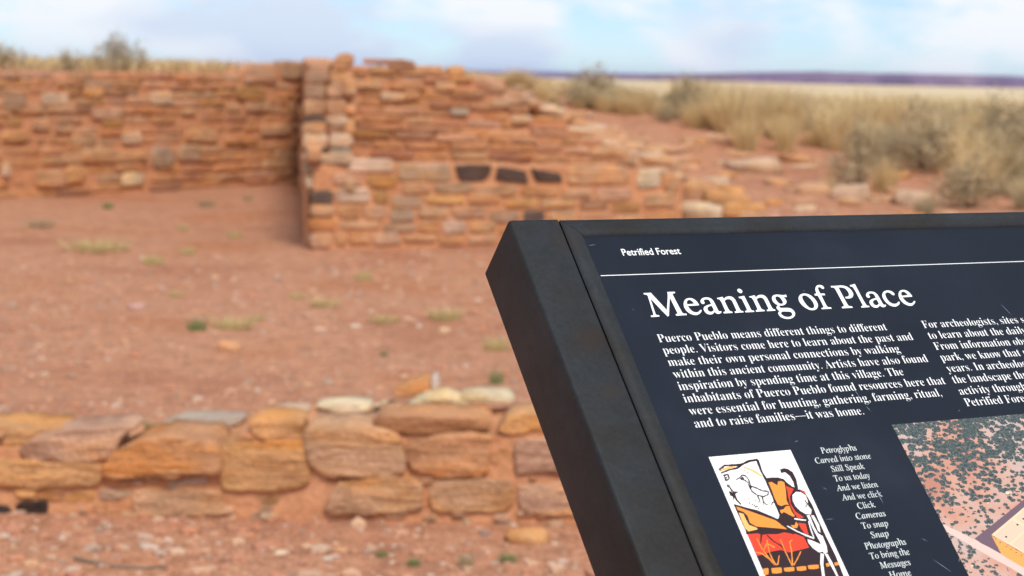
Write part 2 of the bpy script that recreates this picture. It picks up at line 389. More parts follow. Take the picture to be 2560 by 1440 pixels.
# --- left back wall
plA = Plane(P_A0 + (P_A0 - P_A1) * .35, P_A1 + (P_A1 - P_A0) * .02)
wA = empty('stone_wall', plA.P0 + plA.u * 2, 'long back wall of thin red sandstone courses at the left, dry bushes showing above it', 'wall')
tA = sorted([plA.px(x, y) for x, y in [(-300, 168), (-60, 180), (60, 180), (160, 186), (240, 178), (330, 172), (400, 178), (500, 176), (600, 178), (625, 160), (700, 158), (765, 152)]])
topA = lambda s: interp(tA, s)
mortar(wA, plA, 0, plA.len, topA, 0, -.011, .4, 1)
palA = [PAL['tan']] * 5 + [PAL['orange']] * 8 + [PAL['pinktan']] * 2 + [PAL['red']] * 3 + [PAL['gold']] + [PAL['brown']]
manA = []
for (x0, y0, x1, y1, c) in [(0, 243, 62, 275, 'graytan'), (100, 233, 168, 262, 'pale'), (372, 228, 430, 262, 'pale'), (0, 328, 60, 355, 'gold'), (225, 268, 305, 300, 'pinktan'),
        (78, 300, 120, 325, 'pinktan'), (250, 290, 305, 320, 'ochre'), (150, 375, 365, 410, 'tan'), (375, 365, 432, 418, 'gray'), (440, 362, 500, 405, 'graytan'),
        (585, 215, 660, 250, 'ochre'), (610, 255, 670, 280, 'tan'), (85, 425, 160, 470, 'tan'), (160, 410, 210, 460, 'gold'), (300, 430, 355, 465, 'cream'),
        (0, 405, 20, 445, 'pale'), (650, 310, 725, 340, 'tan'), (560, 340, 640, 362, 'orange'), (460, 325, 540, 355, 'tan'), (300, 330, 350, 360, 'pale'),
        (605, 160, 690, 210, 'pinktan'), (700, 155, 765, 200, 'graytan')]:
    a = plA.px(x0, y1); b = plA.px(x1, y0); manA.append((a[0], a[1], b[0], b[1]))
    put_stone(wA, plA, rect_outline(a[0], a[1], b[0], b[1], random.Random(x0 + y0)), PAL[c], .2, -.035, .02, x0 + 7)
random_rows(wA, plA, .1, plA.len, topA, 0.0, (.08, .14), (.24, .58), palA, 11, manual=manA, limit=270)

# --- cross wall between the rooms, its broken end towards the camera
cw0 = Vector((XL0, YL0 + .1, 0)); cwd = (Vector((XW1, YW1, 0)) - cw0)
plE = Plane(cw0, cw0 + Vector((1, 0.02, 0)))             # the end face
wC = empty('stone_wall', cw0, 'cross wall whose narrow broken end stacks pale sandstone blocks between the rooms', 'wall')
plW = Plane(cw0 + cwd * .985, cw0 + Vector((-.0, .0, 0)))  # left face, s towards the camera
wl = plW.len
topW = lambda s: 1.82 - .17 * (s / wl) + noise.noise(Vector((s * 1.5, 2, 0))) * .05
mortar(wC, plW, 0, wl + .012, topW, 0, .02, .355, 2, step=.2)
plV = Plane(cw0 + Vector((.375, 0, 0)), cw0 + Vector((.375, 0, 0)) + cwd * .97)   # its right face, seen only from the side
random_rows(wC, plV, .1, plV.len - .1, lambda s: topW(wl - s), 0.5, (.13, .2), (.35, .7), [PAL['tan'], PAL['orange'], PAL['red'], PAL['pinktan']], 19, limit=90, depth=.10, front=-.01)
random_rows(wC, plW, .1, wl - .05, topW, 0.0, (.12, .2), (.35, .7), palA, 12, limit=110, depth=.12)
endst = [(775, 156, 826, 178, 'pinktan'), (832, 145, 874, 176, 'orange'), (764, 178, 825, 206, 'graytan'), (826, 178, 876, 206, 'tan'),
         (762, 210, 817, 246, 'graytan'), (820, 208, 868, 246, 'pinktan'), (760, 249, 814, 286, 'tan'), (818, 249, 868, 284, 'pinktan'),
         (760, 290, 813, 304, 'dark'), (817, 287, 868, 312, 'pale'), (758, 307, 816, 330, 'tan'), (820, 315, 866, 330, 'brown'),
         (757, 333, 822, 369, 'pale'), (824, 333, 880, 367, 'pale'), (760, 372, 822, 381, 'dark'), (826, 369, 876, 392, 'bluegray'),
         (756, 384, 880, 408, 'pale'), (760, 411, 815, 434, 'bluegray'), (764, 437, 826, 470, 'cream')]
for (x0, y0, x1, y1, c) in endst:
    a = plE.px(x0, y1); b = plE.px(x1, y0)
    put_stone(wC, plE, rect_outline(a[0], a[1], b[0], b[1], random.Random(x0 * 3 + y0), .09), PAL[c], .3, -.03 if c not in ('dark', 'bluegray') else -.012, .015, x0 + y0)

# --- low front wall
plL = Plane(P_L0, P_L1)
wL = empty('stone_wall', P_L0 + Vector((1, .3, 0)), 'low wall in the middle distance with three dark stones in its top course', 'wall')
tL = sorted([plL.px(x, y) for x, y in [(760, 408), (900, 412), (1100, 410), (1400, 414), (1560, 412), (1600, 425), (1700, 452)]])
topL = lambda s: interp(tL, s)
sL1 = plL.px(1704, 500)[0]
mortar(wL, plL, 0.05, sL1, topL, 0, -.010, .45, 3, drop=.01)
manL = []
for (x0, y0, x1, y1, c) in [
        (866, 398, 985, 430, 'pale'), (992, 408, 1128, 452, 'graytan'), 
        (1415, 413, 1572, 462, 'tan'), (1590, 425, 1650, 470, 'cream'), (1652, 428, 1700, 480, 'tan'),
        (828, 432, 908, 462, 'pinktan'), (915, 436, 993, 469, 'ochre'), (1000, 457, 1078, 484, 'tan'), (1083, 456, 1180, 482, 'graytan'), (1186, 462, 1292, 490, 'tan'), (1300, 464, 1400, 492, 'orange'), (1405, 468, 1480, 494, 'tan'), (1486, 468, 1580, 500, 'pinktan'),
        (776, 474, 834, 509, 'dark'), (838, 468, 926, 507, 'pale'), (932, 474, 970, 508, 'ochre'), (975, 488, 1055, 518, 'graytan'), (1060, 486, 1160, 512, 'gold'), (1166, 486, 1255, 510, 'orange'), (1262, 494, 1345, 520, 'gold'), (1350, 496, 1440, 520, 'tan'), (1448, 498, 1520, 525, 'brown'), (1526, 504, 1600, 530, 'ochre'), (1606, 480, 1690, 520, 'tan'),
        (775, 512, 836, 542, 'tan'), (840, 511, 902, 546, 'orange'), (906, 512, 966, 546, 'pinktan'), (971, 521, 1036, 554, 'gray'), (1042, 516, 1122, 545, 'tan'), (1128, 514, 1218, 546, 'pinktan'), (1224, 524, 1300, 556, 'graytan'), (1305, 524, 1362, 560, 'dark'), (1368, 524, 1440, 556, 'tan'), (1446, 528, 1530, 560, 'pinktan'), (1536, 534, 1610, 562, 'tan'), (1616, 526, 1690, 562, 'orange'),
        (772, 546, 842, 576, 'orange'), (848, 549, 952, 574, 'tan'), (957, 557, 1040, 580, 'graytan'), (1045, 549, 1100, 582, 'orange'), (1104, 550, 1166, 584, 'pale'), (1172, 550, 1240, 580, 'tan'), (1246, 560, 1330, 588, 'orange'), (1336, 564, 1420, 592, 'tan'),
        (774, 580, 832, 620, 'pinktan'), (836, 579, 868, 612, 'orange'), (872, 578, 926, 610, 'orange'), (931, 580, 1002, 612, 'pinktan'), (1008, 584, 1090, 606, 'tan'), (1094, 586, 1162, 612, 'orange'), (1168, 584, 1242, 608, 'tan'), (1248, 592, 1330, 612, 'tan'), (1336, 596, 1420, 616, 'orange')]:
    a = plL.px(x0, y1); b = plL.px(x1, y0)
    a = (a[0], max(a[1], -.02))
    if b[1] < .03: continue
    put_stone(wL, plL, rect_outline(a[0] + .005, a[1] + .003, b[0] - .005, b[1] - .003, random.Random(x0 * 7 + y0), .11), jit(PAL[c], random.Random(x0), .06), .2, -.02, .012, x0 + y0 * 3,
              label='dark stone in the top course of the low wall' if c == 'black' else None)

for k, pts in enumerate([[(1134, 414), (1180, 411), (1228, 413), (1224, 436), (1210, 449), (1180, 453), (1152, 451), (1141, 440)], [(1243, 416), (1280, 420), (1313, 428), (1321, 459), (1270, 456), (1235, 450)], [(1324, 420), (1345, 425), (1401, 432), (1404, 456), (1370, 456), (1340, 452), (1330, 436)]]):
    put_stone(wL, plL, [plL.px(x, y) for x, y in pts], (.105, .066, .052), .2, -.022, .012, 70 + k, label='dark stone in the top course of the low wall')

# --- high wall behind it, stepping down to the right
plB = Plane(P_B0 + (P_B0 - P_B1) * .08, P_B1)
wB = empty('stone_wall', P_B0 + Vector((1.5, -.3, 0)), 'tall ruined wall stepping down to the right behind the low wall', 'wall')
tB = sorted([plB.px(x, y) for x, y in [(800, 165), (872, 152), (900, 155), (1000, 158), (1060, 164), (1118, 178), (1180, 192), (1215, 235), (1262, 250), (1330, 282), (1440, 322), (1490, 360), (1560, 385), (1604, 405)]])
topB = lambda s: interp(tB, s)
mortar(wB, plB, .02, plB.len, topB, .5, -.013, .5, 4)
manB = []
for (x0, y0, x1, y1, c) in [(1008, 225, 1052, 250, 'orange'), (950, 232, 1012, 252, 'pale'), (1125, 268, 1172, 290, 'bluegray'), (1280, 288, 1330, 308, 'pale'), (1225, 252, 1275, 268, 'graytan'),
        (840, 135, 885, 162, 'orange'), (970, 152, 1040, 178, 'brown'), (1060, 165, 1110, 190, 'orange'), (885, 200, 960, 225, 'tan'), (1085, 205, 1140, 228, 'tan')]:
    a = plB.px(x0, y1); b = plB.px(x1, y0); manB.append((a[0], a[1], b[0], b[1]))
    put_stone(wB, plB, rect_outline(a[0], a[1], b[0], b[1], random.Random(x0 + y0)), PAL[c], .2, -.03, .02, x0 + 9)
palB = [PAL['tan']] * 4 + [PAL['orange']] * 6 + [PAL['pinktan']] * 2 + [PAL['red']] * 3 + [PAL['brown']] + [PAL['ochre']]
random_rows(wB, plB, .05, plB.len, topB, .55, (.06, .105), (.18, .46), palB, 14, manual=manB, limit=280, over=.04)

# --- loose rocks
def rock_mesh(seed, sub=2, flat=.5, jag=.22):
    bm = bmesh.new(); bmesh.ops.create_icosphere(bm, subdivisions=sub, radius=.5)
    for v in bm.verts:
        p = v.co.copy(); n = noise.noise(p * 2.2 + Vector((seed * 7.1, 0, 0))) * jag * 1.8 + noise.noise(p * 5 + Vector((seed, 3, 0))) * jag * .5
        v.co = p * (1 + n); v.co.z = max(-.5, min(.36, v.co.z * 1.25)) * flat
        v.co.x = max(-.46, min(.46, v.co.x * 1.08))
    me = bpy.data.meshes.new('rock'); bm.to_mesh(me); bm.free()
    me.polygons.foreach_set('use_smooth', [True] * len(me.polygons))
    return me
ROCKS = [rock_mesh(i) for i in range(9)]
for r_ in ROCKS: r_.materials.append(M_STONE)
def surf(px, py, y0=3.5, y1=60):
    """where the view ray through a photo point meets the ground"""
    d = ray(px, py); t = y0
    while t < y1:
        p = CAM + d * (t / d.y)
        if p.z <= height(p.x, p.y): return p
        t += .03 + t * .002
    return None
def rock(px, py, wpx, hpx, col, label, group=None, z=None, i=None, name='rock', rot=None, plane_y=None):
    p = surf(px, py + hpx * .35) if plane_y is None else at_depth(px, py + hpx * .5, plane_y)
    if p is None: return
    d = p.y; w = wpx / F_PX * d; h = hpx / F_PX * d
    rnd = random.Random(int(px * 13 + py)); k = rnd.randrange(9) if i is None else i
    o = link(name, ROCKS[k], None, None, (p.x, p.y + w * .1, p.z + h * .22), PAL[col] if isinstance(col, str) else col)
    o.scale = (w * 1.05, w * rnd.uniform(.6, .9), h * 2.1); o.rotation_euler = (rnd.uniform(-.1, .1), rnd.uniform(-.1, .1) if rot is None else rot, rnd.uniform(-.4, .4))
    tag(o, label, 'rock', group); return o

TONE = {'pale': 'pale', 'tan': 'tan', 'pinktan': 'pinkish', 'cream': 'cream', 'orange': 'orange', 'gold': 'golden'}
# collapsed wall top climbing the slope at the right
crest = [(1215, 205, 70, 38, 'pinktan'), (1255, 225, 60, 30, 'tan'), (1290, 240, 80, 26, 'pinktan'), (1335, 255, 60, 26, 'tan'), (1365, 272, 80, 24, 'pale'), (1395, 292, 70, 26, 'tan'), (1430, 305, 60, 22, 'orange'),
         (1465, 320, 80, 26, 'pale'), (1500, 338, 80, 24, 'tan'), (1540, 352, 90, 28, 'pinktan'), (1575, 372, 80, 26, 'tan'), (1610, 388, 100, 28, 'pale'), (1655, 402, 90, 26, 'tan'),
         (1560, 392, 70, 24, 'orange'), (1700, 398, 70, 22, 'pinktan'), (1330, 236, 50, 20, 'tan'), (1430, 285, 60, 20, 'tan'), (1520, 318, 60, 20, 'pinktan'), (1600, 350, 80, 20, 'tan'), (1660, 372, 80, 20, 'tan')]
for (x, y, w, h, c) in crest:
    rock(x, y, w * 1.3, h * 1.25, c, TONE[c] + ' slab lying ' + ('high, near the broken top of' if x < 1400 else 'halfway down the crest beside' if x < 1560 else 'low at the foot of') + ' the tall stepped wall', 'slabs along the crest of rubble')
rb = random.Random(31)
for k in range(70):
    t = rb.random(); cx_ = 1215 + t * 480; cy_ = interp([(0, 196), (.2, 245), (.5, 318), (.8, 375), (1, 420)], t) + rb.uniform(-6, 40) * (.5 + t)
    c_ = rb.choice(['pale', 'tan', 'pinktan', 'tan', 'cream', 'orange'])
    rock(cx_ + rb.uniform(-20, 60), cy_, rb.uniform(40, 95), rb.uniform(14, 30), c_, TONE[c_] + ' sandstone slab on the ' + ('upper' if t < .33 else 'middle' if t < .66 else 'lower') + ' part of the rubble crest beside the tall wall', 'slabs along the crest of rubble')
scatter = [(1885, 412, 120, 40, 'pale', 'pale flat boulder on the red slope beyond the end of the low wall'),
           (1735, 350, 60, 26, 'tan', 'small tan rock on the slope below the red soil strip'),
           (1795, 345, 80, 32, 'pinktan', 'pinkish rock lying in front of the tall straw bunchgrass'),
           (1740, 462, 90, 42, 'tan', 'tan rock just right of the low wall end'),
           (1790, 452, 60, 30, 'pale', 'pale stone leaning on the arched rock right of the low wall'),
           (1815, 486, 110, 34, 'gold', 'arched golden rock on the slope above the sign'),
           (1770, 522, 150, 50, 'cream', 'large cream slab at the foot of the slope directly above the sign frame'),
           (1860, 520, 100, 36, 'gold', 'golden boulder right of the large cream slab'),
           (1690, 478, 50, 40, 'brown', 'brown block at the end of the low wall'),
           (2125, 478, 90, 50, 'pale', 'pale boulder under the grey bush on the right slope'),
           (2030, 470, 90, 30, 'tan', 'tan slab left of the pale boulder on the right slope'),
           (2285, 492, 90, 46, 'pale', 'pale rounded boulder among the shrubs at the right'),
           (1990, 395, 70, 24, 'tan', 'flat tan rock below the double grass clump'),
           (2010, 505, 50, 20, 'pinktan', 'small pinkish rock low on the right slope'),
           (2440, 475, 60, 24, 'pinktan', 'pinkish rock half hidden by brush near the right edge'),
           (1660, 440, 80, 34, 'cream', 'cream stone capping the right end of the low wall')]
for (x, y, w, h, c, lb) in scatter: rock(x, y, w * 1.15, h * 1.35, c, lb)
rnd = random.Random(5)
for k in range(60):
    x = rnd.uniform(1720, 2500); y = rnd.uniform(360, 545)
    if y < 360 + (x - 1700) * .1: continue
    c = rnd.choice(['tan', 'pinktan', 'orange', 'pale', 'gold', 'tan'])
    rock(x, y, rnd.uniform(36, 84), rnd.uniform(14, 28), c, f"small {TONE[c]} rubble stone {'higher up' if y < 440 else 'low down'} on the red slope {'under the shrubs at the right' if x > 2050 else 'right of the low wall'}", 'rubble stones on the right slope')
rock(1140, 168, 50, 30, 'gold', 'golden block perched on the sloping top of the tall wall', plane_y=plB.world((plB.px(1140, 180)[0], 0.1, 0)).y)
rock(1318, 1340, 110, 52, (.66, .36, .17), 'flat tan orange slab on the ground beside the sign frame', i=3)
rock(572, 862, 70, 34, (.58, .33, .20), 'orange stone lying alone in the middle of the room floor', i=1)
rock(340, 766, 44, 24, (.62, .38, .32), 'pinkish stone on the floor left of the middle')
rock(1262, 1085 + 215, 40, 30, 'bluegray', 'grey white stone at the foot of the low front wall')
rock(1168, 1303, 40, 26, 'bluegray', 'small grey stone at the foot of the near wall')
rock(1212, 1332, 30, 20, (.30, .25, .26), 'dark grey pebble left of the tan slab')
rock(1390, 1310, 50, 34, 'pinktan', 'pink stone tucked against the black sign rail')
rock(800, 1370, 50, 30, 'pale', 'pale chip on the ground at the bottom middle')
rock(850, 1375, 40, 22, 'pinktan', 'pink chip right of the pale chip at the bottom')
rock(700, 1385, 34, 24, 'cream', 'cream pebble at the bottom below the near wall')
rock(108, 935, 34, 18, 'pale', 'pale stone on the floor behind the left end of the near wall')
rock(210, 1048, 26, 20, 'bluegray', 'white stone just behind the near wall at left')
rock(8, 1340, 30, 22, (.62, .56, .58), 'whitish stone at the lower left edge')
rock(1110, 825, 34, 20, 'pale', 'pale stone beside a grass tuft in the room floor')
rock(820, 955, 26, 14, 'bluegray', 'grey pebble on the floor behind the near wall')

# ------------------------------------------------------------------ near wall
YN = hit_z(700, 1296).y
plN = Plane(Vector((-4, YN, 0)), Vector((4, YN, 0)))
wN = empty('stone_wall', (0, YN + .15, 0), 'knee high wall of large rounded sandstone blocks across the foreground', 'wall')
tN = sorted([plN.px(x, y) for x, y in [(-300, 1120), (40, 1120), (250, 1140), (300, 1125), (550, 1120), (620, 1085), (760, 1080), (1000, 1088), (1250, 1085), (1400, 1080), (2000, 1090)]])
topN = lambda s: interp(tN, s)
mortar(wN, plN, plN.px(-250, 1200)[0], plN.px(2150, 1200)[0], topN, 0, -.014, .50, 6, step=.03, drop=0, sink=.1)
near = [
 ([(-110, 1072), (35, 1066), (60, 1080), (150, 1076), (92, 1104), (55, 1128), (-60, 1130), (-110, 1110)], 'gold', .05, .25, .025),
 ([(50, 1118), (110, 1096), (200, 1070), (330, 1066), (335, 1078), (292, 1098), (265, 1126), (245, 1148), (180, 1152), (110, 1147), (55, 1137)], 'pinktan', -.01, .22, .03),
 ([(-110, 1146), (40, 1146), (110, 1160), (180, 1160), (245, 1168), (246, 1204), (150, 1212), (90, 1218), (-60, 1210), (-110, 1200)], 'gold', -.01, .2, .03),
 ([(36, 1226), (60, 1218), (90, 1228), (82, 1242), (40, 1242)], 'gold', .0, .1, .015),
 ([(94, 1226), (163, 1222), (160, 1250), (100, 1252)], 'orange', .01, .1, .012),
 ([(168, 1228), (235, 1222), (236, 1252), (166, 1256)], 'gold', .005, .1, .012),
 ([(262, 1165), (300, 1135), (360, 1107), (430, 1096), (500, 1104), (545, 1122), (550, 1158), (540, 1180), (470, 1184), (380, 1188), (300, 1196), (264, 1188)], 'orange', -.04, .3, .045),
 ([(405, 1206), (440, 1196), (515, 1193), (516, 1207), (420, 1217)], 'pale', .0, .12, .01),
 ([(295, 1200), (330, 1199), (365, 1216), (360, 1226), (320, 1222)], 'pale', .02, .12, .01),
 ([(248, 1224), (320, 1226), (326, 1238), (292, 1250), (250, 1248)], 'graytan', .0, .1, .012),
 ([(334, 1236), (352, 1228), (545, 1224), (553, 1274), (540, 1283), (346, 1292), (336, 1265)], 'tan', -.012, .2, .018),
 ([(36, 1262), (60, 1254), (112, 1250), (119, 1270), (112, 1290), (88, 1299), (42, 1292)], 'black', .0, .15, .02),
 ([(-50, 1264), (8, 1262), (28, 1278), (32, 1291), (-50, 1296)], 'black', .0, .15, .02),
 ([(124, 1262), (323, 1258), (328, 1292), (200, 1298), (122, 1292)], 'orange', .01, .15, .01),
 ([(552, 1120), (600, 1100), (642, 1108), (752, 1104), (768, 1140), (768, 1198), (732, 1215), (622, 1222), (560, 1215), (552, 1170)], 'gold', -.02, .25, .025),
 ([(625, 1062), (650, 1046), (702, 1044), (756, 1058), (760, 1088), (740, 1102), (682, 1104), (646, 1086)], 'gold', .0, .2, .03),
 ([(766, 1078), (870, 1068), (960, 1080), (986, 1098), (1010, 1140), (1006, 1172), (960, 1186), (850, 1192), (815, 1180), (775, 1146), (766, 1110)], 'tan', -.03, .28, .035),
 ([(940, 1052), (972, 1036), (1050, 1038), (1136, 1042), (1200, 1040), (1226, 1055), (1215, 1070), (1120, 1075), (1080, 1084), (1020, 1081), (960, 1070)], 'orange', -.01, .22, .03),
 ([(1250, 1066), (1290, 1042), (1350, 1032), (1420, 1040), (1430, 1070), (1300, 1083), (1260, 1080)], 'gold', -.01, .22, .025),
 ([(1015, 1130), (1060, 1100), (1120, 1086), (1190, 1083), (1226, 1095), (1222, 1135), (1212, 1180), (1180, 1190), (1100, 1182), (1040, 1170)], 'orange', -.02, .25, .03),
 ([(1230, 1106), (1280, 1105), (1283, 1160), (1228, 1162)], 'orange', .01, .15, .012),
 ([(1292, 1106), (1350, 1096), (1420, 1098), (1440, 1130), (1432, 1182), (1300, 1179), (1288, 1150)], 'pinktan', -.02, .2, .025),
 ([(832, 1240), (870, 1206), (950, 1196), (1010, 1198), (1050, 1225), (1055, 1260), (1020, 1275), (920, 1282), (842, 1280), (814, 1265)], 'tan', -.025, .25, .03),
 ([(1078, 1206), (1180, 1198), (1275, 1203), (1278, 1264), (1200, 1278), (1086, 1275), (1072, 1240)], 'tan', -.012, .2, .018),
 ([(1300, 1215), (1380, 1206), (1460, 1210), (1464, 1284), (1320, 1286), (1298, 1250)], 'pinktan', -.012, .2, .018),
 ([(562, 1284), (620, 1242), (700, 1236), (806, 1236), (800, 1266), (720, 1290), (602, 1299)], 'graytan', .01, .2, .012),
]
rnd = random.Random(77)
for (x0, y0, x1, y1, c) in [(1448, 1100, 1640, 1180, 'orange'), (1480, 1205, 1640, 1280, 'tan'), (1450, 1040, 1600, 1085, 'gold'), (1655, 1095, 1800, 1185, 'tan'), (1660, 1200, 1850, 1285, 'gold'), (1820, 1095, 2030, 1190, 'orange'),
                            (1870, 1205, 2040, 1285, 'tan'), (1620, 1045, 1780, 1085, 'pinktan'), (1800, 1050, 2000, 1088, 'tan'), (-240, 1150, -120, 1210, 'tan'), (-240, 1225, -70, 1285, 'orange')]:
    a = plN.px(x0, y1); b = plN.px(x1, y0)
    put_stone(wN, plN, rect_outline(a[0], a[1], b[0], b[1], rnd), PAL[c], .2, -.02, .025, x0)
for k, (pts, c, fr, dp, bu) in enumerate(near):
    fr = fr * .6 - .012
    _cx = sum(p[0] for p in pts) / len(pts); _cy = sum(p[1] for p in pts) / len(pts)
    pts = [(_cx + (x - _cx) * 1.045, _cy + (y - _cy) * 1.07) for x, y in pts]
    x0, x1 = min(p[0] for p in pts), max(p[0] for p in pts); y0, y1 = min(p[1] for p in pts), max(p[1] for p in pts)
    sq = lambda v, a, b: (a + b) / 2 + math.copysign(abs((v - (a + b) / 2) / ((b - a) / 2)) ** .66, v - (a + b) / 2) * (b - a) / 2
    pts = [(sq(x, x0, x1), sq(y, y0, y1)) for x, y in pts]  # blocks, not cobbles
    ol = [plN.px(x, y, fr) for x, y in pts]
    put_stone(wN, plN, ol, PAL[c], dp, fr, bu * .45, 300 + k, chip=.007, label={'black': 'black stone low in the wall at the left edge'}.get(c))
# little wedged chips in the joints
for k in range(46):
    x = rnd.uniform(-60, 1440); y = rnd.choice([rnd.uniform(1188, 1208), rnd.uniform(1270, 1296), rnd.uniform(1086, 1104)]); w = rnd.uniform(9, 26); h = rnd.uniform(4, 9)
    a = plN.px(x - w, y + h); b = plN.px(x + w, y - h)
    put_stone(wN, plN, rect_outline(a[0], a[1], b[0], b[1], rnd, .2), jit(PAL[rnd.choice(['tan', 'orange', 'pinktan', 'brown', 'pale'])], rnd), .05, -.02, .006, 600 + k, name='chip')
# slabs along the back edge of the wall top
for k, (pts, c) in enumerate([
  ([(400, 1058), (440, 1044), (520, 1042), (610, 1040), (602, 1062), (520, 1070), (430, 1078)], 'bluegray'),
  ([(648, 1032), (700, 1020), (776, 1019), (762, 1042), (745, 1051), (655, 1046)], 'pale'),
  ([(785, 1010), (860, 1002), (930, 1010), (922, 1027), (870, 1034), (830, 1025)], 'yellow'),
  ([(1008, 1020), (1032, 1002), (1062, 986), (1112, 981), (1150, 995), (1182, 1005), (1130, 1018), (1060, 1031)], 'yellow'),
  ([(1150, 988), (1182, 978), (1270, 982), (1292, 995), (1240, 1004), (1160, 1001)], 'yellow')]):
    put_stone(wN, plN, [plN.px(x, y + 3, .36) for x, y in pts], PAL[c], .14, .36, .02, 400 + k, label='pale lichen covered slab' if c == 'yellow' else None)
# small dark chips between the slabs
for k in range(16):
    x = rnd.uniform(930, 1010); y = rnd.uniform(1006, 1030)
    o_ = rect_outline(*plN.px(x - 9, y + 5, .33), *plN.px(x + 9, y - 5, .33), rnd)
    put_stone(wN, plN, o_, PAL[rnd.choice(['dark', 'bluegray', 'brown', 'yellow'])], .03, .33, .006, 500 + k)
# loose block on the wall top
plT = Plane(Vector((-4, YN + .50, 0)), Vector((4, YN + .50, 0)))
lb = empty('rock', plT.world((plT.px(1040, 980)[0], 0, 0)) + Vector((0, 0, .30)), 'orange block with a pale broken end lying tilted behind the lichen slabs', 'rock')
vs, fs = loft_stone([plT.px(x, y) for x, y in [(984, 972), (1050, 948), (1076, 941), (1078, 972), (1060, 986), (990, 994)]], 0, .12, .012, 9)
link('block', mesh('block', [plT.world(v) - lb.location for v in vs], fs, True), M_STONE, lb, None, (.62, .29, .12))
vs, fs = loft_stone([plT.px(x, y) for x, y in [(1076, 944), (1094, 941), (1100, 962), (1088, 980), (1076, 974)]], -.004, .13, .012, 10)
link('pale_end', mesh('pale_end', [plT.world(v) - lb.location for v in vs], fs, True), M_STONE, lb, None, (.62, .48, .40))

# ------------------------------------------------------------------ vegetation
def blades(rnd, n, rad, h, spread, width, seg=3, droop=.5):
    vs = []; fs = []
    for _ in range(n):
        a = rnd.uniform(0, math.tau); r = rad * math.sqrt(rnd.random()); x0 = math.cos(a) * r; y0 = math.sin(a) * r
        da = a + rnd.uniform(-.9, .9); lean = rnd.uniform(0, spread) * (.4 + r / max(rad, 1e-4)); hh = h * rnd.uniform(.45, 1.0)
        w = width * rnd.uniform(.6, 1.3); side = Vector((-math.sin(da + rnd.uniform(-1.2, 1.2)), math.cos(da), 0)).normalized() * w
        b = len(vs)
        for k in range(seg):
            t = k / seg; p = Vector((x0 + math.cos(da) * lean * hh * t * (1 + droop * t), y0 + math.sin(da) * lean * hh * t * (1 + droop * t), hh * (t - .18 * droop * t * t)))
            vs += [p - side * (1 - t * .6), p + side * (1 - t * .6)]
        t = 1; vs.append(Vector((x0 + math.cos(da) * lean * hh * (1 + droop), y0 + math.sin(da) * lean * hh * (1 + droop), hh * (1 - .18 * droop))))
        for k in range(seg - 1): fs.append((b + 2 * k, b + 2 * k + 1, b + 2 * k + 3, b + 2 * k + 2))
        e = b + 2 * (seg - 1); fs.append((e, e + 1, len(vs) - 1))
    return vs, fs
def leafy(rnd, n, rx, rz, size):
    """leaves clustered round twig tips inside an uneven dome"""
    vs = []; fs = []; tips = []
    for _ in range(26):
        a = rnd.uniform(0, math.tau); e = rnd.uniform(.15, 1.5); k = rnd.uniform(.62, 1.05)
        tips.append(Vector((math.cos(a) * math.cos(e) * rx * k, math.sin(a) * math.cos(e) * rx * k, max(.1, math.sin(e)) * rz * k)))
    for _ in range(n):
        t = rnd.choice(tips); p = t * rnd.uniform(.45, 1.0) + Vector((rnd.gauss(0, rx * .13), rnd.gauss(0, rx * .13), rnd.gauss(0, rz * .10)))
        p.z = max(.01, p.z)
        u = Vector((rnd.gauss(0, 1), rnd.gauss(0, 1), rnd.gauss(0.6, 1))).normalized(); v = u.cross(Vector((rnd.gauss(0, 1), rnd.gauss(0, 1), rnd.gauss(0, 1)))).normalized()
        s = size * rnd.uniform(.6, 1.5); b = len(vs)
        vs += [p - u * s, p + v * s * .32, p + u * s, p - v * s * .32]; fs.append((b, b + 1, b + 2, b + 3))
    tv = []; tf = []
    for t in tips:
        side = Vector((-t.y, t.x, 0)).normalized() * .006; b = len(tv)
        mid = t * .5 + Vector((0, 0, -.02)); tv += [-side, side, mid - side * .7, mid + side * .7, t]
        tf += [(b, b + 1, b + 3, b + 2), (b + 2, b + 3, b + 4)]
        b = len(tv); s2 = Vector((0, 0, .006)); tv += [-s2, s2, mid - s2 * .7, mid + s2 * .7, t]; tf += [(b, b + 1, b + 3, b + 2), (b + 2, b + 3, b + 4)]
    return vs, fs, tv, tf
rg = random.Random(21)
GR = []
for i in range(5):
    v, f = blades(rg, 340, .13, .5, .55, .0042); GR.append(mesh('bunchgrass', v, f))
SG = []
for i in range(4):
    a, b, c, d = leafy(rg, 1500, .5, .5, .024); SG.append((mesh('leaves', a, b), mesh('twigs', c, d)))
TUF = []
for i in range(4):
    v, f = blades(rg, 260, .38, .16, 1.3, .007); TUF.append(mesh('tuft', v, f))
def grass(p, w, h, m, label, group=None, name='bunchgrass', cat='grass clump', i=None, lib=GR, sx=.9, sz=.5):
    k = rg.randrange(len(lib)) if i is None else i
    me = lib[k].copy(); me.materials.append(m)
    o = link(name, me, None, None, p); o.scale = (w / sx, w / sx, h / sz); o.rotation_euler[2] = rg.uniform(0, 6.28)
    tag(o, label, cat, group); return o
_cache = {}
def grass_c(p, w, h, m, label, group):
    k = rg.randrange(len(GR)); key = (k, m.name)
    if key not in _cache: _cache[key] = GR[k].copy(); _cache[key].materials.append(m)
    o = link('bunchgrass', _cache[key], None, None, p); o.scale = (w / .9, w / .9, h / .5); o.rotation_euler[2] = rg.uniform(0, 6.28)
    return tag(o, label, 'grass clump', group)
for a_, b_2 in SG: a_.materials.append(M_SAGE); b_2.materials.append(M_TWIG)
def where(px, py):
    return 'far out along the skyline' if py < 245 + (px - 1300) * .02 else ('low on the slope just above the sign' if py > 400 else ('at the left end of the grassy rise' if px < 1750 else 'in the middle of the right slope'))
def size(s): return 'low' if s < .6 else ('tall' if s > 1.2 else 'middling')
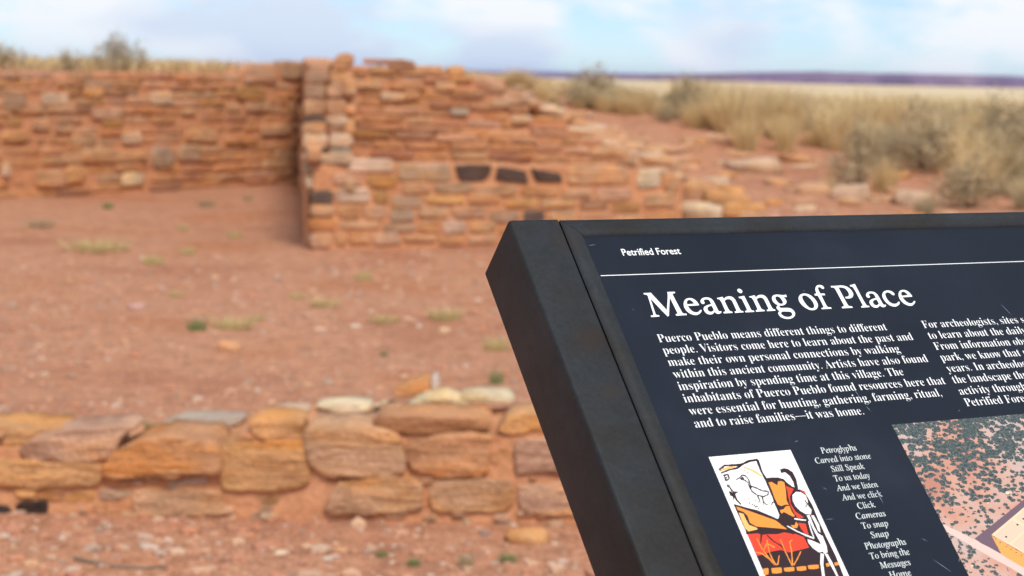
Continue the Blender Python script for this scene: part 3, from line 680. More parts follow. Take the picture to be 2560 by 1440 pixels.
def sage(p, w, h, label, group=None):
    k = rg.randrange(len(SG)); e = empty('sagebrush', p, label, 'shrub', group)
    e.scale = (w / 1.0, w / 1.0, h / .52); e.rotation_euler[2] = rg.uniform(0, 6.28)
    link('leaves', SG[k][0], None, e); link('twigs', SG[k][1], None, e)
    return e
def px_plant(px, py, wpx, hpx):
    p = surf(px, py); 
    if p is None: p = at_depth(px, py, 40); p.z = height(p.x, p.y)
    return Vector((p.x, p.y, height(p.x, p.y) - .02)), wpx / F_PX * p.y, hpx / F_PX * p.y
for (x, y, w, h, lb) in [(1480, 250, 170, 78, 'dark rounded bush breaking the skyline above the grassy rise'), (1455, 268, 130, 55, 'olive bush in front of the skyline bush, beside the rubble crest'),
        (1700, 216, 70, 34, 'small dark bush on the skyline under the blue mesa'), (1665, 306, 60, 46, 'small dark bush at the edge of the red soil strip'),
        (2140, 470, 150, 150, 'dark olive shrub with a shadowed base in the middle of the right slope'), (2300, 435, 190, 150, 'broad grey shrub behind the olive one on the right slope'),
        (2420, 520, 200, 120, 'grey shrub just above the sign at the right'), (2530, 470, 200, 170, 'tall grey shrub cut by the right edge of the view'), (2010, 330, 110, 60, 'low grey bush behind the double grass clump'),
        (2480, 380, 190, 120, 'grey brown shrub high on the slope near the right edge')]:
    p, ww, hh = px_plant(x, y, w, h); sage(p, ww * 1.25, hh * 1.25, lb)
for (x, y, w, h, m, lb) in [(1865, 378, 160, 120, M_STRAW, 'tall straw bunchgrass, left one of the double clump over the rocky slope'), (1960, 380, 140, 110, M_STRAW, 'straw bunchgrass, right one of the double clump over the rocky slope'),
        (2210, 480, 150, 130, M_STRAW, 'straw grass growing out of the dark olive shrub'), (2425, 490, 100, 90, M_STRAW, 'yellow bunchgrass between the grey shrubs at the right'),
        (2075, 480, 90, 50, M_STRAW, 'short straw clump beside the pale boulder'), (2310, 540, 130, 80, M_STRAW2, 'grey dry clump directly above the sign frame'),
        (1780, 300, 130, 90, M_STRAW, 'straw bunchgrass at the top of the red soil strip'), (1580, 262, 150, 56, M_STRAW, 'yellow grass right of the skyline bush'),
        (2180, 400, 120, 140, M_STRAW, 'tall feathery straw grass behind the dark olive shrub')]:
    p, ww, hh = px_plant(x, y, w, h); grass(p, ww, hh, m, lb)
# the rest of the cover on the slope
cnt = 0
for k in range(1500):
    px = rg.uniform(1290, 2720); f = rg.random(); lim = interp([(1290, 262), (1450, 275), (1650, 300), (1800, 335), (2000, 365), (2200, 420), (2350, 470), (2560, 530), (2720, 560)], px)
    hz = 198 + (px - 1280) * .0208
    py = hz + 12 + (lim - hz - 12) * f ** .9
    p = surf(px, py, 8, 140)
    if p is None: continue
    if p.y > 120: continue
    p = Vector((p.x, p.y, height(p.x, p.y) - .02)); s = rg.choice((.55, .7, .85, 1.0, 1.3, 1.6)) * (.45 + .55 * sstep(1500, 1800, px))
    if px < 1480: s *= .7
    if cnt < 215:
        r = rg.random(); right = sstep(1700, 2300, px)
        if px > 1500 and r < .08 + .22 * right: sage(p, .62 * s, .42 * s, f'{size(s)} grey sagebrush {where(px, py)}', 'sagebrush on the slope at the right')
        elif r < .8: grass_c(p, .85 * s, .50 * s, M_STRAW, f'{size(s)} straw yellow bunchgrass {where(px, py)}', 'bunchgrass on the slope at the right')
        else: grass_c(p, .75 * s, .46 * s, M_STRAW2, f'{size(s)} greyish bunchgrass {where(px, py)}', 'bunchgrass on the slope at the right')
        cnt += 1
# low cover that nobody could count
vs = []; fs = []
for k in range(7500):
    y = 19 + 80 * rg.random() ** 1.35; x = rg.uniform(-.45, .40) * y + rg.uniform(-2, 2)
    if x < P_B1.x + .5 and y < yB(x) + 1.0: continue
    if x > -.5 and y < 21 + (x < 4) * 3: continue
    if x < xW(y) and y < yA(x) + .6: continue
    v, f = blades(rg, 16, .26, (.34 + .34 * sstep(32, 48, y)) * (.4 + .6 * sstep(3, 7, x)) if x > 3 or y > 40 else (.27 if x < -3.2 else .16), .7, .008 + y * .0004, 2); z = height(x, y) - .02; b = len(vs)
    vs += [(q.x + x, q.y + y, q.z + z) for q in v]; fs += [tuple(i + b for i in ff) for ff in f]
tag(link('dry_grass', mesh('dry_grass', vs, fs), M_STRAW), 'short dry grass covering the land behind the ruins', kind='stuff')
# behind the left back wall
for (x, w, top, kind, lb) in [(25, 110, 118, 's', 'grey bush above the back wall at the far left'), (100, 120, 100, 's', 'tall grey bush above the back wall, second from the left'),
        (262, 70, 110, 'g', 'thin wispy dry plant above the back wall'), (262, 80, 140, 's', 'small grey bush at the foot of the wispy plant above the wall'), (385, 130, 88, 's', 'tall dark dry bush above the middle of the back wall'),
        (450, 70, 118, 'g', 'wispy grey grass right of the tall dark bush above the wall'), (540, 140, 142, 'y', 'dense yellow grass cushion on the back wall'), (200, 150, 150, 'y', 'pale dry grass between the bushes on the back wall'),
        (320, 60, 155, 'y', 'small straw clump beside the tall dark bush above the wall'), (640, 80, 152, 'y', 'pale straw fringe on the back wall near its right end'), (-60, 140, 105, 's', 'grey bush above the back wall beyond the left edge')]:
    s = plA.px(x, 175)[0]; p = plA.world((s, .75, 0)); p.z = height(p.x, p.y) - .05
    ztop = at_depth(x, top, p.y).z; h = max(.15, ztop - p.z); w_ = w / F_PX * p.y
    if kind == 's': sage(p, w_ * 1.6, h * 1.05, lb)
    else: grass(p, w_ * (1.0 if kind == 'y' else .9), h * 1.15, M_STRAW if kind == 'y' else M_STRAW2, lb)
# weeds on the floor
for (x, y, w, h, k, lb) in [(100, 572, 80, 28, 'o', 'brownish weed on the floor at the left under the back wall'), (270, 528, 34, 22, 'g', 'small bright green weed on the floor at the left'),
        (515, 518, 56, 22, 'o', 'low dull weed on the floor near the back wall'), (585, 594, 50, 22, 'p', 'pale weed on the floor left of the cross wall'), (458, 576, 40, 16, 'p', 'tiny pale weed near the pale weed left of the cross wall'),
        (240, 630, 190, 34, 'p', 'wide patch of pale dry weed on the left floor'), (382, 658, 70, 28, 'p', 'pale tuft right of the wide dry patch'), (470, 634, 50, 22, 'p', 'small pale tuft on the floor below the pale weed'),
        (910, 694, 60, 30, 'p', 'pale tuft on the floor below the low wall'), (812, 772, 90, 24, 'p', 'flat pale tuft in the middle of the floor'), (580, 822, 130, 32, 'p', 'pale dry part of the large weed in the middle floor'),
        (492, 826, 60, 40, 'g', 'green clump at the left of the large pale weed'), (640, 806, 50, 20, 'p', 'small tuft at the right of the large pale weed'), (960, 806, 90, 22, 'p', 'thin pale weed left of the big tuft near the sign'),
        (1112, 800, 110, 36, 'p', 'big pale tuft on the floor near the sign'), (1240, 872, 90, 40, 'p', 'yellowish tuft next to the sign rail'), (1240, 962, 46, 44, 'g', 'green sprig on the floor close behind the near wall beside the sign'),
        (276, 1050, 30, 22, 'g', 'bright green weed behind the near wall at left'), (374, 1080, 34, 34, 'g', 'bright green weed growing on the near wall top'), (170, 1045, 26, 20, 'g', 'faint green sprout left of the bright weed'),
        (955, 1396, 36, 20, 'g', 'small green weed at the bottom middle'), (1035, 1418, 44, 24, 'g', 'green weed at the bottom, right of the small one'), (1165, 1424, 50, 46, 'o', 'dark green weed at the bottom near the sign rail'),
        (1270, 1412, 60, 30, 'g', 'green weed at the bottom beside the sign rail'), (960, 886, 24, 16, 'g', 'tiny green sprout in the open floor'), (745, 750, 50, 18, 'p', 'faint pale tuft on the floor above the flat one'),
        (440, 742, 46, 18, 'p', 'faint dry tuft on the left floor'), (620, 500, 30, 18, 'o', 'tiny dull weed near the cross wall corner')]:
    if (x, y) == (374, 1080):
        p = plN.world((plN.px(x, y, .25)[0], .25, plN.px(x, y, .25)[1]))
    else: p = hit_z(x, y, 0.0) if y < 1270 else hit_z(x, y, 0.0); p.z = p.z if (x, y) == (374, 1080) else height(p.x, p.y)
    grass(p, w / F_PX * p.y, h / F_PX * p.y * 1.1, {'g': M_GREEN, 'p': M_PALE, 'o': M_SAGE}[k], lb, None, 'weed', 'weed', lib=TUF, sx=1.0, sz=.16)
# twig
tv = []; tf = []
pts = [hit_z(x, y, .012) for x, y in [(185, 1396), (235, 1408), (290, 1418), (350, 1422), (400, 1418), (436, 1426)]]
for k, p in enumerate(pts):
    for q in range(5):
        a = q / 5 * math.tau; rr = .009 * (1 - .1 * k); tv.append((p.x, p.y + math.cos(a) * rr, p.z + math.sin(a) * rr))
for k in range(len(pts) - 1):
    for q in range(5): tf.append((k * 5 + q, k * 5 + (q + 1) % 5, (k + 1) * 5 + (q + 1) % 5, (k + 1) * 5 + q))
tag(link('twig', mesh('twig', tv, tf, True), M_TWIG), 'thin curved dead twig on the ground at the lower left', 'twig')

# gravel
rv = random.Random(9); vs = []; fs = []
ico = bmesh.new(); bmesh.ops.create_icosphere(ico, subdivisions=1, radius=1); IV = [v.co.copy() for v in ico.verts]; IFc = [tuple(v.index for v in f.verts) for f in ico.faces]; ico.free()
def inwall(x, y): return YN - .02 < y < YN + .5
for k in range(15000):
    y = 4.3 + 12 * rv.random() ** 1.5; x = rv.uniform(-.36, .20) * y
    if inwall(x, y) or y > yL(x) - .05: continue
    cl = noise.noise(Vector((x * .8, y * .8, 7)))
    if rv.random() > .6 + cl: continue
    s = .0080 * math.exp(rv.gauss(0, .55)) * (1.25 if y < YN or (y > YN + .5 and y < YN + 1.2) else 1)
    s = min(s, .035); b = len(vs); z = height(x, y) if y > 7 else 0; z = height(x, y)
    ax, ay, az = s * rv.uniform(.8, 1.5), s * rv.uniform(.7, 1.2), s * rv.uniform(.45, .8)
    for v in IV:
        j = rv.uniform(.8, 1.2); vs.append((x + v.x * ax * j, y + v.y * ay * j, z + az * .3 + v.z * az * j))
    fs += [tuple(i + b for i in f) for f in IFc]
tag(link('gravel', mesh('gravel', vs, fs), M_GRAVEL), 'fine red and pale gravel strewn over the floor', kind='stuff')

# ------------------------------------------------------------------ sign
D0 = 1.5
SY, ST = R(24.7159), R(43.4393)
EX = Vector((math.cos(SY), math.sin(SY), 0)); EY = Vector((-math.sin(SY) * math.cos(ST), math.cos(SY) * math.cos(ST), math.sin(ST)))
EN = EX.cross(EY)
O = CAM + ray(1463, 597) * D0                            # panel's upper left corner
def SW(u, v, w=0): return O + EX * u + EY * v + EN * w
def uv(px, py, w=0):
    h = hit_plane(px, py, O + EN * w, EN) - O; return h.dot(EX), h.dot(EY)
PW, PH = .905, .600
base_c = SW(PW / 2, -.30); base_pt = Vector((base_c.x, base_c.y, 0))
sign = empty('information_sign', base_pt, 'tilted navy information panel about Meaning of Place in a dark metal frame', 'sign')
def smesh(name, verts, faces, m, parent=None, smooth=False):
    """verts are (u, v, w) on the sign"""
    me = mesh(name, [SW(*v) - base_pt for v in verts], faces, smooth)
    return link(name, me, m, parent or sign)

M_FRAME = mat('dark_bronze_metal', (.035, .036, .038), .48, .20)
g = N(M_FRAME, 'ShaderNodeNewGeometry')
big = noise_node(M_FRAME, 7, 4, .6, g.outputs['Position']); fine = noise_node(M_FRAME, 260, 3, .7, g.outputs['Position']); mid = noise_node(M_FRAME, 60, 5, .7, g.outputs['Position'], dist=1.5)
c1 = ramp(M_FRAME, big.outputs['Fac'], [(.36, (.018, .017, .016)), (.5, (.019, .022, .0255)), (.68, (.026, .031, .037))])
c2 = ramp(M_FRAME, fine.outputs['Fac'], [(.3, g3(.86)), (.48, g3(1.0)), (.7, g3(1.16))])
c3 = ramp(M_FRAME, mid.outputs['Fac'], [(.3, g3(.8)), (.5, g3(1.0)), (.72, g3(1.2))])
xx = mixc(M_FRAME, 1.0, c1.outputs[0], c2.outputs[0], 'MULTIPLY'); xx = mixc(M_FRAME, 1.0, xx, c3.outputs[0], 'MULTIPLY')
# rubbed brown smudges at two places on the left rail
for (sx, sy, rr, col, fac) in [(1470, 850, .016, (.028, .018, .013), .6), (1527, 985, .011, (.028, .022, .019), .9), (1412, 605, .018, (.030, .022, .017), .4), (1560, 905, .010, (.030, .022, .018), .4)]:
    u_, v_ = uv(sx, sy); P = SW(u_, v_)
    vm = N(M_FRAME, 'ShaderNodeVectorMath'); vm.operation = 'DISTANCE'; L(M_FRAME, g.outputs['Position'], vm.inputs[0]); vm.inputs[1].default_value = P
    ns = N(M_FRAME, 'ShaderNodeMath'); ns.operation = 'MULTIPLY_ADD'; L(M_FRAME, mid.outputs['Fac'], ns.inputs[0]); ns.inputs[1].default_value = .012; L(M_FRAME, vm.outputs['Value'], ns.inputs[2])
    mr = N(M_FRAME, 'ShaderNodeMapRange'); mr.inputs['From Min'].default_value = rr * .55; mr.inputs['From Max'].default_value = rr * 1.35 + .006; mr.inputs['To Min'].default_value = fac; mr.inputs['To Max'].default_value = 0; mr.interpolation_type = 'SMOOTHSTEP'
    L(M_FRAME, ns.outputs[0], mr.inputs['Value']); xx = mixc(M_FRAME, mr.outputs[0], xx, col)
L(M_FRAME, xx, bsdf(M_FRAME).inputs['Base Color'])
rr_ = ramp(M_FRAME, big.outputs['Fac'], [(.3, g3(.56)), (.7, g3(.42))]); L(M_FRAME, rr_.outputs[0], bsdf(M_FRAME).inputs['Roughness'])
bump(M_FRAME, fine.outputs['Fac'], .12, .0006)

def prism(name, prof, u0, u1, along, m, mitre=0, parent=None):
    """extrude a closed profile; along='v': profile (u,w) swept in v; along='u': profile (v,w) swept in u; mitre insets the ends by the profile's first coordinate"""
    n = len(prof); vs = []
    for e, t in enumerate((u0, u1)):
        for (p, w) in prof:
            q = t + (p - prof[0][0]) * mitre * (1 if e == 0 else -1) if mitre else t
            vs.append((p, q, w) if along == 'v' else (q, p, w))
    fs = [(i, (i + 1) % n, n + (i + 1) % n, n + i) for i in range(n)] + [tuple(reversed(range(n))), tuple(range(n, 2 * n))]
    o = smesh(name, vs, fs, m, parent)
    bmm = bmesh.new(); bmm.from_mesh(o.data); bmesh.ops.recalc_face_normals(bmm, faces=bmm.faces); bmm.to_mesh(o.data); bmm.free()
    return o
def rounded(a0, a1, b0, b1, r, k=4):
    pts = []
    for (cx, cy, st) in ((a1 - r, b1 - r, 0), (a0 + r, b1 - r, 90), (a0 + r, b0 + r, 180), (a1 - r, b0 + r, 270)):
        for i in range(k + 1):
            a = R(st + 90 * i / k); pts.append((cx + r * math.cos(a), cy + r * math.sin(a)))
    return pts
def autosmooth(o, ang=35):
    me = o.data; me.polygons.foreach_set('use_smooth', [True] * len(me.polygons))
    bmm = bmesh.new(); bmm.from_mesh(me)
    for e in bmm.edges:
        e.smooth = len(e.link_faces) == 2 and e.calc_face_angle(0) < R(ang)
    bmm.to_mesh(me); bmm.free()
FW = .0030                                               # frame face above the panel
uA = uv(1275, 640, FW)[0]
UL = -.0700; UG = -.0196; VT = .0209
TH = .076
rail_l = prism('side_rail', rounded(UL, UG - .0006, FW - TH, FW, .0032, 5), -PH - .03, VT, 'v', M_FRAME); autosmooth(rail_l)
rail_r = prism('side_rail', rounded(PW - UG + .0006, PW - UL, FW - TH, FW, .0032, 5), -PH - .03, VT, 'v', M_FRAME); autosmooth(rail_r)
# frame mouldings: flat outer band, rounded inner lip that drops to the panel
def lip(sgn, base):
    prof = [(0, -.030), (0, FW - .0009), (.0012, FW + .0001), (.0105, FW + .0002), (.0135, FW - .0001), (.0160, FW - .0009), (.0182, FW - .0024), (.0194, FW - .0030 - .0022), (.0194, -.030)]
    return [(base + sgn * p, w) for p, w in prof]
mo = prism('frame_moulding', lip(1, UG), VT, -PH - .0196, 'v', M_FRAME)
# mitred ends: shear the swept ends by the profile coordinate
def mitred(name, outer, sgn, along, e0, e1, gap=.00025):
    prof = lip(sgn, outer); n = len(prof); vs = []
    for e, (t, s) in enumerate(((e0, 1), (e1, -1))):
        for (p, w) in prof:
            q = t + s * (abs(p - outer) + gap) * (1 if e1 > e0 else -1)
            vs.append((p, q, w) if along == 'v' else (q, p, w))
    fs = [(i, (i + 1) % n, n + (i + 1) % n, n + i) for i in range(n)] + [tuple(reversed(range(n))), tuple(range(n, 2 * n))]
    o = smesh(name, vs, fs, M_FRAME)
    bmm = bmesh.new(); bmm.from_mesh(o.data); bmesh.ops.recalc_face_normals(bmm, faces=bmm.faces); bmm.to_mesh(o.data); bmm.free()
    autosmooth(o, 40); return o
bpy.data.objects.remove(mo)
VB = -PH - .0196
mitred('frame_moulding', UG, 1, 'v', VT, VB)
mitred('frame_moulding', PW - UG, -1, 'v', VT, VB)
mitred('frame_moulding', VT, -1, 'u', UG, PW - UG)
mitred('frame_moulding', VB, 1, 'u', UG, PW - UG)
# backing tray
smesh('back_plate', [(UG, VT - .001, -.031), (PW - UG, VT - .001, -.031), (PW - UG, VB, -.031), (UG, VB, -.031), (UG, VT - .001, -.036), (PW - UG, VT - .001, -.036), (PW - UG, VB, -.036), (UG, VB, -.036)],
      [(0, 1, 2, 3), (7, 6, 5, 4), (0, 4, 5, 1), (1, 5, 6, 2), (2, 6, 7, 3), (3, 7, 4, 0)], M_FRAME)
# posts down to the ground with foot plates
for uc in (UL + .027, PW - UL - .027):
    top = SW(uc, -.50, -TH + FW - .002); h = .035; vs = []; f2 = []
    x, y = top.x - base_pt.x, top.y - base_pt.y
    for z, dz in ((0.0, 0), (None, 0)):
        for (a, b) in ((-h, -h), (h, -h), (h, h), (-h, h)):
            px_ = x + EX.x * a - EX.y * b; py_ = y + EX.y * a + EX.x * b
            zt = 0 if z == 0.0 else top.z + b * math.tan(ST) + .0
            vs.append((px_, py_, zt))
    fq = [(0, 1, 5, 4), (1, 2, 6, 5), (2, 3, 7, 6), (3, 0, 4, 7), (3, 2, 1, 0), (4, 5, 6, 7)]
    leg = link('leg', mesh('leg', vs, fq), M_FRAME, sign)
    hh = .07; vs = [(x + EX.x * a - EX.y * b, y + EX.y * a + EX.x * b, z) for z in (.0, .012) for (a, b) in ((-hh, -hh), (hh, -hh), (hh, hh), (-hh, hh))]
    fp = link('foot_plate', mesh('foot_plate', vs, fq), M_FRAME, sign)

# panel
M_PANEL = mat('navy_panel', (.026, .040, .075), .42, .13)
g = N(M_PANEL, 'ShaderNodeNewGeometry')
n1_ = noise_node(M_PANEL, 6, 4, .6, g.outputs['Position']); sp = N(M_PANEL, 'ShaderNodeTexVoronoi'); sp.inputs['Scale'].default_value = 55; L(M_PANEL, g.outputs['Position'], sp.inputs['Vector'])
c1 = ramp(M_PANEL, n1_.outputs['Fac'], [(.3, (.0085, .0130, .0225)), (.55, (.0115, .0165, .0275)), (.75, (.018, .024, .037))])
dust = ramp(M_PANEL, sp.outputs['Distance'], [(.0, g3(1)), (.035, g3(.55)), (.06, g3(0))])
gate = N(M_PANEL, 'ShaderNodeMath'); gate.operation = 'GREATER_THAN'; sc = N(M_PANEL, 'ShaderNodeSeparateColor'); L(M_PANEL, sp.outputs['Color'], sc.inputs[0]); L(M_PANEL, sc.outputs[0], gate.inputs[0]); gate.inputs[1].default_value = .72
gm = N(M_PANEL, 'ShaderNodeMath'); gm.operation = 'MULTIPLY'; L(M_PANEL, dust.outputs[0], gm.inputs[0]); L(M_PANEL, gate.outputs[0], gm.inputs[1])
gm2 = N(M_PANEL, 'ShaderNodeMath'); gm2.operation = 'MULTIPLY'; L(M_PANEL, gm.outputs[0], gm2.inputs[0]); gm2.inputs[1].default_value = .35
L(M_PANEL, mixc(M_PANEL, gm2.outputs[0], c1.outputs[0], (.25, .28, .34)), bsdf(M_PANEL).inputs['Base Color'])
panel = smesh('panel', [(-.004, .004, 0), (PW + .004, .004, 0), (PW + .004, -PH - .004, 0), (-.004, -PH - .004, 0), (-.004, .004, -.012), (PW + .004, .004, -.012), (PW + .004, -PH - .004, -.012), (-.004, -PH - .004, -.012)],
              [(3, 2, 1, 0), (4, 5, 6, 7), (1, 5, 4, 0), (2, 6, 5, 1), (3, 7, 6, 2), (0, 4, 7, 3)], M_PANEL)
M_PRINT = mat('white_print', (.80, .82, .83), .45, .3)
M_PRINT2 = mat('cream_print', (.70, .76, .76), .4, .4)

def mathb(s, bold=True):
    o = ''
    for ch in s:
        if bold is None: o += ch
        elif 'A' <= ch <= 'Z': o += chr((0x1D400 if bold else 0x1D434) + ord(ch) - 65)
        elif 'a' <= ch <= 'z': o += '\u210E' if (ch == 'h' and not bold) else chr((0x1D41A if bold else 0x1D44E) + ord(ch) - 97)
        else: o += ch
    return o
def text_verts(s, style, offset=0, shear=0, space=1.0):
    c = bpy.data.curves.new('t', 'FONT'); c.body = mathb(s, style); c.size = 1; c.offset = offset; c.shear = shear; c.resolution_u = 4; c.space_character = space
    o = bpy.data.objects.new('t', c); COL.objects.link(o)
    me = bpy.data.meshes.new_from_object(o.evaluated_get(bpy.context.evaluated_depsgraph_get()))
    vs = [(v.co.x, v.co.y) for v in me.vertices]; fs = [tuple(p.vertices) for p in me.polygons]
    bpy.data.objects.remove(o); bpy.data.curves.remove(c); bpy.data.meshes.remove(me)
    return vs, fs
def text_block(name, lines, size, m, style, offset=0, shear=0, layers=((0, 0),), trim=0):
    """lines: (string, px start, px end, baseline v) -> one mesh; each line is set between its two measured ends"""
    vs = []; fs = []
    for (s, u0, u1, v) in lines:
        tv, tf = text_verts(s, style, offset, shear)
        if not tv: continue
        x0 = min(p[0] for p in tv); x1 = max(p[0] for p in tv)
        kx = size if u1 is None else (u1 - u0) / (x1 - x0)
        for (dy, dw) in layers:
            b = len(vs); vs += [(u0 + (x - x0) * kx, v + (y + dy) * size, .0002 + dw) for x, y in tv]; fs += [tuple(i + b for i in f) for f in tf]
    return smesh(name, vs, fs, m, panel)
def U(px, py): return uv(px, py)
# header, rule, title
h0 = U(1558, 639.3); h1 = U(1703.3, 635)
text_block('header_text', [('Petrified Forest', h0[0], h1[0], (h0[1] + h1[1]) / 2)], .0113, M_PRINT, None, .012)
r0 = U(1503, 689); r1 = U(2560, 654); rv_ = (r0[1] + r1[1]) / 2
smesh('rule_line', [(.0, rv_ - .00042, .0002), (PW - .0, rv_ - .00042, .0002), (PW - .0, rv_ + .00042, .0002), (.0, rv_ + .00042, .0002)], [(0, 1, 2, 3)], M_PRINT, panel)
t0 = U(1627, 792.5); t1 = U(2289, 759); 
def glyph(org, outer, holes=()):
    f = lambda pts: [uv(org[0] + x / 18, org[1] + y / 18) for x, y in pts]
    return [f(outer)] + [f(h) for h in holes]
def moved(gl, p_from, p_to):
    a, b = uv(*p_from), uv(*p_to); return [[(u + b[0] - a[0], v + b[1] - a[1]) for u, v in r] for r in gl]
o1, o2, o3, o4, o5, o6, o7 = (1600, 720), (1700, 720), (1780, 715), (1900, 725), (1980, 705), (2060, 700), (2170, 700)
G_M = glyph(o1, [(148,235),(485,218),(540,285),(700,455),(1205,1000),(1225,760),(1245,420),(1240,280),(1220,185),(1548,172),(1582,235),(1475,258),(1462,300),(1700,755),(1885,1095),(1960,1160),(2080,1155),(2108,1222),(1630,1255),(1595,1185),(1680,1165),(1690,1140),(1335,430),(1310,900),(1300,1255),(1240,1285),(990,1035),(460,470),(580,830),(690,1160),(745,1220),(850,1225),(882,1290),(505,1315),(475,1250),(590,1230),(600,1180),(350,370),(310,320),(255,302),(178,298)])
G_e = glyph(o2, [(848,785),(848,750),(790,660),(700,560),(600,495),(500,460),(400,458),(290,485),(210,550),(165,650),(160,760),(190,880),(260,1000),(360,1100),(470,1170),(590,1215),(700,1228),(800,1212),(880,1160),(945,1090),(972,1030),(970,1005),(925,985),(880,1020),(830,1075),(770,1102),(700,1105),(600,1080),(500,1010),(410,910),(345,815),(600,802)], [[(322,742),(305,660),(320,590),(370,545),(440,542),(520,580),(590,650),(632,712)]])
G_a = glyph(o2, [(1395,735),(1370,660),(1330,580),(1280,535),(1190,515),(1110,525),(1065,560),(1070,600),(1110,670),(1090,715),(1020,728),(960,700),(920,640),(920,570),(970,490),(1060,440),(1180,425),(1300,440),(1400,485),(1490,570),(1550,680),(1640,860),(1720,1020),(1770,1060),(1830,1045),(1872,1085),(1840,1130),(1770,1165),(1690,1172),(1620,1140),(1555,1082),(1510,1140),(1450,1185),(1350,1200),(1240,1180),(1140,1110),(1070,1010),(1055,920),(1090,850),(1180,795),(1280,760)], [[(1425,808),(1330,825),(1260,860),(1230,910),(1240,980),(1290,1050),(1360,1078),(1440,1070),(1495,1030),(1518,990),(1490,930)]])
G_n = glyph(o3, [(212,545),(360,520),(450,490),(480,505),(528,590),(590,520),(680,480),(780,468),(880,485),(970,540),(1040,620),(1100,740),(1200,950),(1270,1080),(1330,1130),(1395,1135),(1425,1190),(1035,1215),(1010,1155),(1075,1140),(1098,1110),(1060,1020),(960,800),(900,680),(840,620),(760,595),(670,600),(600,635),(560,680),(640,850),(740,1050),(790,1120),(850,1150),(900,1155),(932,1215),(530,1240),(505,1180),(570,1160),(600,1130),(560,1040),(420,730),(350,625),(300,600),(240,590)])
G_i = glyph(o3, [(1188,495),(1320,472),(1425,445),(1450,460),(1540,640),(1660,880),(1750,1060),(1800,1105),(1880,1115),(1905,1170),(1510,1192),(1480,1135),(1545,1115),(1575,1080),(1540,1000),(1430,770),(1350,610),(1300,565),(1220,555)])
G_dot = glyph(o3, [(1130,190),(1160,140),(1220,125),(1290,155),(1350,215),(1362,270),(1340,318),(1280,328),(1210,300),(1150,250)])
G_g = glyph(o4, [(530,380),(545,300),(610,235),(720,212),(860,215),(980,235),(1080,230),(1160,212),(1200,285),(1195,322),(1060,325),(1130,400),(1190,500),(1180,590),(1120,660),(1020,705),(880,705),(865,740),(890,790),(950,812),(1080,812),(1250,808),(1370,830),(1470,890),(1550,980),(1582,1070),(1560,1170),(1480,1250),(1370,1300),(1220,1312),(1080,1290),(940,1230),(850,1140),(815,1060),(830,1000),(885,960),(800,900),(745,830),(735,780),(770,720),(800,685),(700,640),(600,550),(545,460)], [[(690,370),(700,315),(770,288),(860,320),(940,400),(1000,490),(1035,570),(1010,620),(930,632),(850,600),(770,520),(710,440)], [(940,1050),(960,1000),(1030,970),(1180,975),(1300,975),(1390,1000),(1450,1070),(1440,1140),(1370,1200),(1260,1222),(1120,1205),(1020,1150),(955,1095)]])
G_o = glyph(o5, [(290,760),(300,670),(360,580),(460,530),(580,522),(720,550),(860,620),(1000,740),(1100,870),(1160,1000),(1165,1110),(1110,1210),(1020,1260),(900,1278),(760,1250),(620,1180),(480,1080),(380,970),(310,860)], [[(450,690),(470,630),(540,605),(630,615),(730,680),(850,790),(950,930),(1000,1060),(990,1140),(940,1185),(860,1190),(770,1150),(670,1060),(560,920),(480,790)]])
G_f = glyph(o5, [(1045,330),(1060,240),(1120,160),(1230,135),(1340,155),(1420,220),(1445,280),(1420,315),(1370,318),(1310,285),(1260,240),(1200,235),(1165,265),(1165,310),(1210,420),(1275,525),(1450,520),(1490,585),(1480,602),(1315,605),(1380,740),(1480,940),(1560,1080),(1620,1140),(1750,1145),(1785,1205),(1340,1230),(1318,1175),(1395,1155),(1418,1120),(1390,1060),(1260,800),(1150,615),(1040,620),(1000,560),(1000,545),(1060,535),(1085,500),(1060,420)])
G_P = glyph(o6, [(290,275),(500,268),(760,248),(900,262),(1020,300),(1130,370),(1230,470),(1300,590),(1318,670),(1290,760),(1210,820),(1100,842),(990,835),(955,800),(950,765),(1050,755),(1110,720),(1125,670),(1100,580),(1040,480),(950,390),(840,350),(740,340),(650,345),(720,490),(880,790),(1000,1010),(1080,1140),(1140,1185),(1250,1190),(1300,1255),(815,1280),(790,1215),(870,1195),(900,1160),(860,1080),(700,780),(540,480),(465,370),(410,345),(325,345)])
G_l = glyph(o6, [(1150,240),(1270,215),(1360,182),(1390,200),(1480,370),(1650,700),(1800,970),(1890,1110),(1940,1160),(2020,1165),(2055,1225),(1690,1250),(1660,1190),(1725,1170),(1742,1140),(1600,870),(1420,530),(1310,350),(1260,305),(1180,298)])
G_c = glyph(o7, [(635,690),(650,600),(720,515),(830,475),(940,475),(1050,510),(1140,565),(1190,630),(1185,680),(1140,695),(1080,670),(1000,605),(930,568),(850,565),(790,595),(770,650),(790,740),(850,860),(960,990),(1080,1065),(1190,1082),(1280,1065),(1340,1010),(1375,970),(1420,1000),(1425,1040),(1395,1110),(1320,1170),(1220,1208),(1100,1195),(960,1140),(820,1030),(710,900),(650,780)])
word = [G_M, G_e, G_a, G_n, G_i, G_dot, moved(G_n, (1791.8, 745.3), (1872.2, 741.4)), G_g, G_o, G_f, G_P, G_l, moved(G_a, (1804, 780.3), (2215.3, 763.9)), G_c, moved(G_e, (1754, 777.2), (2288, 754.7))]
vs = []; fs = []
for gl in word:
    b = len(vs); tri = tessellate_polygon([[Vector((u, v, 0)) for u, v in r] for r in gl])
    for r in gl: vs += [(u, v, .0002) for u, v in r]
    fs += [tuple(i + b for i in t) for t in tri]
smesh('title_text', vs, fs, M_PRINT, panel)
